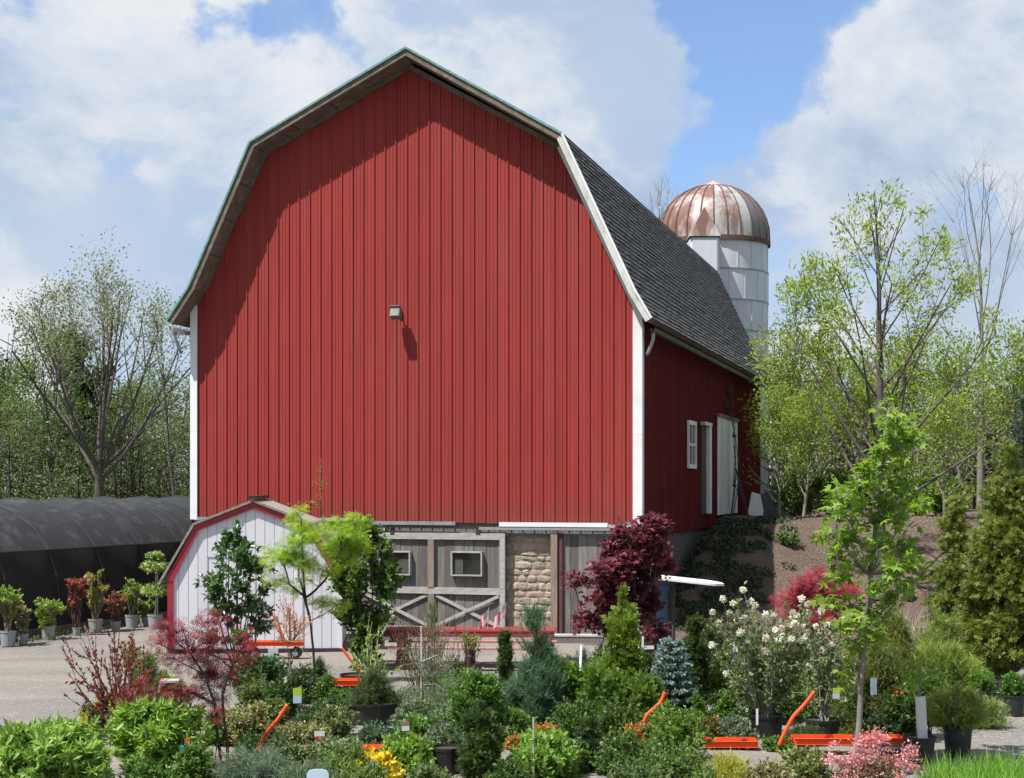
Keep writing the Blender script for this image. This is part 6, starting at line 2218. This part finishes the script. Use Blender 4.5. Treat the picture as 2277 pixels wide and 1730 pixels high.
# bottom edge cover plants
gfill = 'low mixed shrubs packed along the front rows of the nursery'
fills = [
    # xd, ytop, Y, wd, leaf, ls, c1,c2,c3
    (880, 1590, 18.6, 130, 'oval', .07, LG1, LG2, None, 'fresh green shrub with pointed leaves right of the yellow one'),
    (905, 1540, 20.2, 100, 'oval', .07, (.05, .11, .03), (.13, .22, .06), None, 'light green shrub below the weeping cedar'),
    (960, 1560, 19.6, 100, 'oval', .055, (.05, .08, .05), (.14, .18, .11), None, 'grey green shrub beside the black pot at bottom centre left'),
    (930, 1640, 17.2, 110, 'oval', .06, (.05, .08, .03), (.12, .17, .06), None, 'dull leafy shrub on the bottom edge under the light green one'),
    (1120, 1515, 20.6, 70, 'oval', .05, (.05, .10, .02), (.12, .2, .04), None, 'light green rounded shrub in front of the blue spire'),
    (1165, 1580, 18.3, 150, 'oval', .085, (.08, .15, .025), (.18, .30, .06), None, 'bright broad leafed shrub at bottom centre'),
    (1270, 1540, 18.8, 60, 'spray', .055, (.012, .032, .012), (.04, .075, .022), None, 'dark narrow conifer at bottom centre right'),
    (1240, 1575, 18.6, 60, 'oval', .05, DG1, MG2, None, 'small dark green shrub between broad leaves and dark conifer'),
    (1345, 1570, 18.6, 140, 'oval', .05, (.04, .08, .02), (.10, .16, .04), None, 'fine leafed green shrub right of the dark narrow conifer'),
    (1465, 1518, 19.5, 130, 'oval', .055, (.05, .10, .02), (.13, .21, .04), None, 'fresh green shrub below the blue spruce'),
    (1450, 1590, 18.0, 160, 'oval', .045, (.04, .08, .02), (.11, .17, .04), None, 'dense fine leafed shrub left of the orange cart below the viburnum'),
    (1570, 1625, 17.6, 120, 'needle', .09, (.20, .21, .03), (.36, .35, .07), None, 'golden threadleaf mound below the orange cart'),
    (1590, 1548, 21.2, 110, 'oval', .05, (.05, .08, .05), (.15, .19, .13), None, 'silvery low shrub just above the left orange bar'),
    (1660, 1640, 17.4, 130, 'oval', .05, (.09, .10, .04), (.22, .22, .10), (.5, .25, .3), 'variegated low shrub on the bottom edge with pinkish dots'),
    (1740, 1615, 18.2, 130, 'oval', .05, (.07, .10, .03), (.18, .22, .07), (.45, .15, .15), 'variegated low shrub left of the pink azalea'),
    (1530, 1540, 20.9, 60, 'oval', .055, (.07, .07, .02), (.16, .14, .04), (.5, .13, .06), 'bronze tipped shrub between spruce and cart'),
    (1600, 1525, 21.5, 70, 'oval', .04, DG1, (.06, .10, .03), (.7, .7, .65), 'dark small leafed shrub with pale dots beside the wide tub'),
    (1680, 1590, 20.3, 70, 'oval', .05, MG1, MG2, None, 'green shrub between the two orange bars'),
    (1740, 1560, 20.7, 90, 'needle', .07, DG1, (.07, .11, .03), None, 'dark soft needled shrub behind the longest cart handle'),
    (1810, 1540, 20.9, 90, 'needle', .08, (.06, .08, .02), (.14, .16, .04), None, 'olive drooping shrub behind the longest cart'),
    (1900, 1535, 20.6, 90, 'oval', .05, (.012, .03, .012), (.035, .065, .025), None, 'very dark small leafed shrub left of the trunk guard'),
    (1500, 1650, 16.9, 140, 'oval', .05, (.05, .09, .02), (.13, .19, .05), None, 'green shrub on the bottom edge left of the golden mound'),
    (1370, 1640, 16.9, 150, 'oval', .05, (.045, .08, .025), (.10, .15, .05), None, 'green shrub on the bottom edge right of centre'),
    (1090, 1640, 17.0, 110, 'oval', .06, (.025, .05, .015), (.07, .12, .03), None, 'dark shrub on the bottom edge left of the broad leafed one'),
    (820, 1560, 20.8, 110, 'oval', .05, (.025, .05, .03), (.08, .13, .07), None, 'blue green shrub at the foot of the wide black tub'),
    (620, 1600, 19.0, 90, 'oval', .05, (.05, .08, .035), (.14, .18, .08), None, 'shrub hiding the end of the lower left cart'),
    (1245, 1500, 21.3, 130, 'oval', .05, (.03, .065, .015), (.08, .14, .03), None, 'green shrub at the foot of the white wrapped stem'),
    (1330, 1510, 21.2, 110, 'oval', .05, (.03, .06, .015), (.08, .13, .03), None, 'green shrub below the yellow green juniper'),
    (1180, 1560, 20.4, 60, 'tri', .05, (.30, .12, .03), (.38, .20, .05), None, 'orange tinged low plant left of the white stem, nearer the spire'),
    (1270, 1558, 20.2, 44, 'tri', .05, (.30, .12, .03), (.38, .20, .05), None, 'orange tinged low plant right below the white stem'),
    (1370, 1560, 20.3, 60, 'tri', .05, (.28, .12, .03), (.34, .20, .05), None, 'orange tinged low plant left of the curved orange handle'),
    (1115, 1580, 20.3, 44, 'tri', .05, (.28, .13, .03), (.34, .2, .05), None, 'small orange tinged plant beside the dark arborvitae'),
    (590, 1500, 22.0, 60, 'oval', .06, (.06, .09, .03), (.12, .17, .05), (.4, .15, .1), 'reddish green shrub left of the tagged trunk'),
    (660, 1540, 21.6, 70, 'needle', .07, DG1, (.06, .10, .04), None, 'dark soft shrub behind the hanging plant tag'),
    (780, 1640, 16.8, 120, 'oval', .055, (.05, .09, .03), (.14, .19, .06), None, 'green shrub on the bottom edge below the lance leaves'),
    (420, 1600, 18.0, 100, 'oval', .06, (.04, .08, .02), (.10, .17, .04), None, 'green shrub behind the crimson maple trunks'),
    (1840, 1470, 22.6, 90, 'needle', .1, (.05, .07, .02), (.12, .14, .04), None, 'brownish green drooping shrub behind the slender trunk'),
]
for (xd, yt, Y_, wd, lf, ls, a, b, c, lb) in fills:
    tri = lf in ('needle', 'spray', 'tri')
    bush('low_shrub', lb, 'shrub', xd, Y_, yt, wd, lf, ls, a, b, c3=c, shape='dome', K=30, cr=.26, nsh=560 if not tri else 620, per=9 if not tri else 12, z0=.05, group=gfill, up=.7)

more_fill = [
    (480, 1545, 20.8, 80, 0, 'green shrub between the crimson maple trunks and the pink tipped shrub'), (560, 1478, 23.4, 80, 3, 'dull green shrub between the glossy shrub and the pink tipped one'),
    (648, 1440, 24.8, 60, 1, 'small dark shrub at the left foot of the lime maple'), (735, 1500, 23.6, 60, 0, 'olive shrub left of the dwarf spruce tub'), (690, 1520, 22.6, 70, 1, 'dark shrub under the clipped evergreen'),
    (872, 1500, 23.2, 80, 2, 'grey green shrub right of the wide black tub'), (900, 1520, 22.0, 80, 2, 'grey green shrub at the foot of the white pole'), (990, 1455, 23.6, 100, 0, 'green shrub between the white pole and the boxwood column'),
    (985, 1530, 21.4, 90, 2, 'silvery shrub left of the boxwood column base'), (965, 1420, 25.4, 80, 1, 'dark shrub behind the brown twigs on the right'), (1065, 1470, 22.6, 60, 1, 'dark shrub between boxwood column and arborvitae spire'),
    (1108, 1495, 22.6, 70, 0, 'green shrub at the foot of the narrow arborvitae spire'), (1205, 1470, 22.9, 90, 0, 'green shrub under the shorter juniper'), (1225, 1425, 24.9, 80, 1, 'dark shrub behind the white wrapped stem'),
    (1290, 1440, 24.0, 80, 4, 'yellow green shrub between topiary and juniper pyramid'), (1400, 1490, 22.3, 90, 1, 'dark shrub at the left foot of the blue spruce'), (1425, 1550, 20.5, 80, 0, 'green shrub at the base of the curved orange handle'),
    (1475, 1480, 22.9, 80, 1, 'dark shrub at the right foot of the blue spruce'), (1540, 1430, 25.0, 80, 0, 'green shrub between dark conifers and viburnum'), (1590, 1400, 25.6, 90, 3, 'loose green shrub behind the left of the viburnum'),
    (1625, 1430, 24.4, 90, 3, 'loose green shrub behind the viburnum stems'), (1700, 1440, 24.2, 100, 3, 'loose green shrub behind the right of the viburnum'), (1665, 1500, 22.6, 90, 1, 'dark shrub behind the wide viburnum tub'),
    (1735, 1470, 23.0, 90, 0, 'green shrub between the two viburnums, low down'), (1560, 1500, 22.2, 60, 1, 'dark shrub under the boxwood cones'), (1805, 1455, 23.6, 80, 4, 'yellow green shrub behind the smaller viburnum'),
    (1845, 1415, 24.6, 90, 4, 'yellow green shrub behind the slender trunk, higher one'), (1885, 1440, 23.2, 80, 1, 'dark shrub right behind the slender trunk'), (1870, 1505, 21.9, 80, 1, 'dark shrub behind the longest cart left of the red flowers'),
    (1725, 1380, 26.6, 90, 3, 'loose shrub at the left base of the red laceleaf mound'), (1800, 1385, 26.2, 100, 0, 'green shrub at the right base of the red laceleaf mound'), (1965, 1400, 25.2, 90, 4, 'yellow green shrub behind the red flowers'),
    (2010, 1490, 22.6, 70, 0, 'green shrub between the guarded sapling and potted cypress'), (2095, 1440, 25.6, 80, 4, 'yellow green shrub left of the boxwood balls'), (1660, 1380, 27.0, 110, 3, 'loose shrub behind the top of the big viburnum'),
    (1550, 1370, 27.2, 80, 1, 'dark low shrub in the barn shadow right of the dark conifers'), (1470, 1395, 27.0, 60, 1, 'dark low shrub under the white board'),
    (1385, 1400, 26.6, 80, 1, 'dark low shrub below the purple maple, right'), (1310, 1400, 26.8, 80, 0, 'green low shrub below the purple maple, left'),
]
fstyle = [('oval', .05, (.04, .08, .018), (.10, .165, .035)), ('oval', .045, (.018, .04, .013), (.05, .085, .022)), ('oval', .05, (.06, .09, .05), (.15, .19, .12)), ('oval', .055, (.05, .075, .028), (.13, .165, .06)), ('needle', .10, (.07, .105, .02), (.16, .20, .04))]
for (xd, yt, Y_, wd, sty, lb) in more_fill:
    lf, ls, c1_, c2_ = fstyle[sty]
    bush('filler_shrub', lb, 'shrub', xd, Y_, yt - 16, wd * 1.25, lf, ls, c1_, c2_, shape='dome' if sty != 3 else 'vase', K=26, cr=.28, nsh=600, per=9 if lf == 'oval' else 13, z0=.05, group='shrubs filling the middle rows of the nursery', up=.7)
# weeds along the foot of the shade house
rsw = np.random.RandomState(5)
tw_ = rsw.rand(5200)
base_ = np.array(hb0)[None] + (np.array(hd_)[None] * (tw_ * 30 - 8)[:, None])
base_[:, 0] += rsw.rand(5200) ** 1.6 * .9 + .02
cl_ = vnoise(base_[:, 0], base_[:, 1], .6, 8)
base_ = base_[cl_ > .45]
base_[:, 2] = rsw.rand(len(base_)) * .10
o = leaves('weeds', base_, rsw.normal(size=base_.shape) + np.array([0, 0, 1.0]), .09, 'long', leafmat((.05, .08, .03), (.11, .14, .05), .2), None, rsw, .3)
o['kind'] = 'stuff'
# weeds on the bank by the barn wall, coloured dark to deepen its shadow
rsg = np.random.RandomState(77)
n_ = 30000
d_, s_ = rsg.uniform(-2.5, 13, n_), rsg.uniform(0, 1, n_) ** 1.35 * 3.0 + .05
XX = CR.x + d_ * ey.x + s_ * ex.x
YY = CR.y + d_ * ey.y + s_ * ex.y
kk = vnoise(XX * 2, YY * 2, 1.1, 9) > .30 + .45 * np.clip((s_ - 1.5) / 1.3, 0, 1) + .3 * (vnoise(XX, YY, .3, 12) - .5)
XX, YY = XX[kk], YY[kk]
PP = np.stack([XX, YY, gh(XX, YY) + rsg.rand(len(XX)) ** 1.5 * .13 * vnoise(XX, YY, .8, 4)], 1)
o = leaves('shade_deepening_weeds', PP, rsg.normal(size=PP.shape) + np.array([0, 0, .8]), .085, 'oval', leafmat((.014, .025, .011), (.035, .05, .022), .1), None, rsg, .5)
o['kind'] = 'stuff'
# black pots visible in the front
for (xd, yb, Y_, rr_, lb) in [(965, 1660, 18.6, .2, 'large black pot under the grey green shrub at bottom centre left'), (1920, 1655, 18.6, .17, 'black pot partly hidden by the pink azalea')]:
    t = thing('black_pot', lb, 'pot', (atx(xd, Y_), Y_, 0))
    pot(t, rr_, .34, M['black'])

# grass in the corner, tags and small signs
grass_patch('grass_tuft', 'bright green grass patch in the bottom right corner', 'grass', atx(2215, 17.3), 17.3, 1.05, 1.15, 7000, .36, (.08, .17, .02), (.18, .34, .05), 5)
t = thing('garden_sign', 'pale blue rounded sign board at the bottom edge among the junipers', 'sign', (atx(686, 16.9), 16.9, 0))
z1 = atz(1661, 16.9)
hw_ = px(24, 16.9)
mb = MB()
pl = [(-hw_, z1 - .3), (hw_, z1 - .3), (hw_, z1 - .05)] + [(hw_ * .8, z1 - .015), (hw_ * .3, z1), (-hw_ * .3, z1), (-hw_ * .8, z1 - .015), (-hw_, z1 - .05)]
mb.prism(pl, 0, .02)
mb.build('board', M['paleblue'], t)
mb = MB()
mb.bb((-.02, .021, 0), (.02, .05, z1 - .1))
mb.build('post', M['palewood'], t)


def tag_card(xd, yd, Y, w_, h_, m1, m2, label, rz=.2):
    X, Z = atx(xd, Y), atz(yd, Y)
    t = thing('plant_tag', label, 'tag', (X, Y, Z), rz, 'plant tags hanging in the nursery')
    mb = MB()
    mb.bb((-w_ / 2, 0, -h_ / 2), (w_ / 2, .006, 0))
    mb.build('lower_half', M[m2] if isinstance(m2, str) else m2, t)
    mb = MB()
    mb.bb((-w_ / 2, 0, .001), (w_ / 2, .006, h_ / 2))
    mb.build('upper_half', M[m1] if isinstance(m1, str) else m1, t)


lime = mat('lime card', (.45, .62, .05), (.40, .55, .05), scale=3, rough=.5)
tag_card(642, 1502, 21.9, .12, .22, lime, 'paleblue', 'lime and blue plant tag on the tan trunk below the shed')
tag_card(590, 1407, 24.2, .16, .11, 'plainwhite', 'plainwhite', 'white plant tag on the glossy shrub before the shed cart', .4)
tag_card(690, 1590, 19.6, .13, .13, 'flagwhite', 'flagred', 'pink and white plant tag below the dwarf spruce')
tag_card(1806, 1497, 20.0, .09, .14, lime, 'paleblue', 'lime and blue plant tag on the smaller viburnum')
tag_card(800, 1664, 16.9, .07, .2, 'cyan', 'cyan', 'cyan tag standing in front of the yellow shrub')
tag_card(392, 1640, 18.4, .05, .34, 'cyan', 'cyan', 'cyan ribbon hanging in the broad leafed shrub by the crimson maple', .1)
tag_card(404, 1602, 18.2, .06, .08, 'orange', 'stake', 'orange and tan tag beside the cyan ribbon')
tag_card(1388, 1386, 22.2, .03, .16, 'plainwhite', 'plainwhite', 'slim white tag on the yellow green juniper')
tag_card(1588, 1408, 22.0, .07, .28, 'plainwhite', 'blue', 'white and blue tag at the left side of the big viburnum', .1)
tag_card(1635, 1548, 20.6, .03, .22, 'plainwhite', 'plainwhite', 'slim white marker beside the wide black tub', .2)
tag_card(1395, 1382 + 20, 26.0, .28, .12, 'plainwhite', 'black', 'white and black card behind the yellow green juniper', .2)
tag_card(1897 - 10, 1482, 21.5, .10, .24, 'paleblue', 'paleblue', 'hazy blue tag hanging on the slender tree', .4)
tag_card(876, 1568, 20.0, .10, .12, 'tablepink', 'plainwhite', 'salmon tag beside the light green shrub left of centre', .3)
st_ = thing('bamboo_stake', 'pale bamboo stake rising from the bright broad leafed shrub at bottom centre', 'stake', (atx(1152, 18.0), 18.0, 0))
mb = MB()
mb.tube([(0, 0, 0), (0, 0, atz(1549, 18.0))], .012, 6)
mb.build('cane', M['stake'], st_)
mb = MB()
mb.lathe([(.0135, atz(1600, 18.0)), (.0155, atz(1600, 18.0) + .01), (.0135, atz(1600, 18.0) + .02)], 8)
mb.build('node', M['bark'], st_)
# fallen stool
sl = thing('step_stool', 'small grey folding stool among plants left of the crimson maple', 'stool', (atx(357, 23.5), 23.5, 0), .1)
zs_ = atz(1469, 23.5)
mb = MB()
mb.bb((-.08, -.14, zs_ - .02), (.22, .14, zs_ + .01))
mb.build('seat', M['palewood'], sl)
for x in (-.06, .2):
    for y in (-.11, .11):
        mb = MB()
        mb.tube([(x, y, zs_ - .02), (x + (.12 if x > 0 else -.12), y, 0)], .016, 6)
        mb.build('leg', M['metal'], sl)
print('objects', len(bpy.data.objects), 'tris', sum(len(o.data.polygons) for o in bpy.data.objects if o.type == 'MESH'))
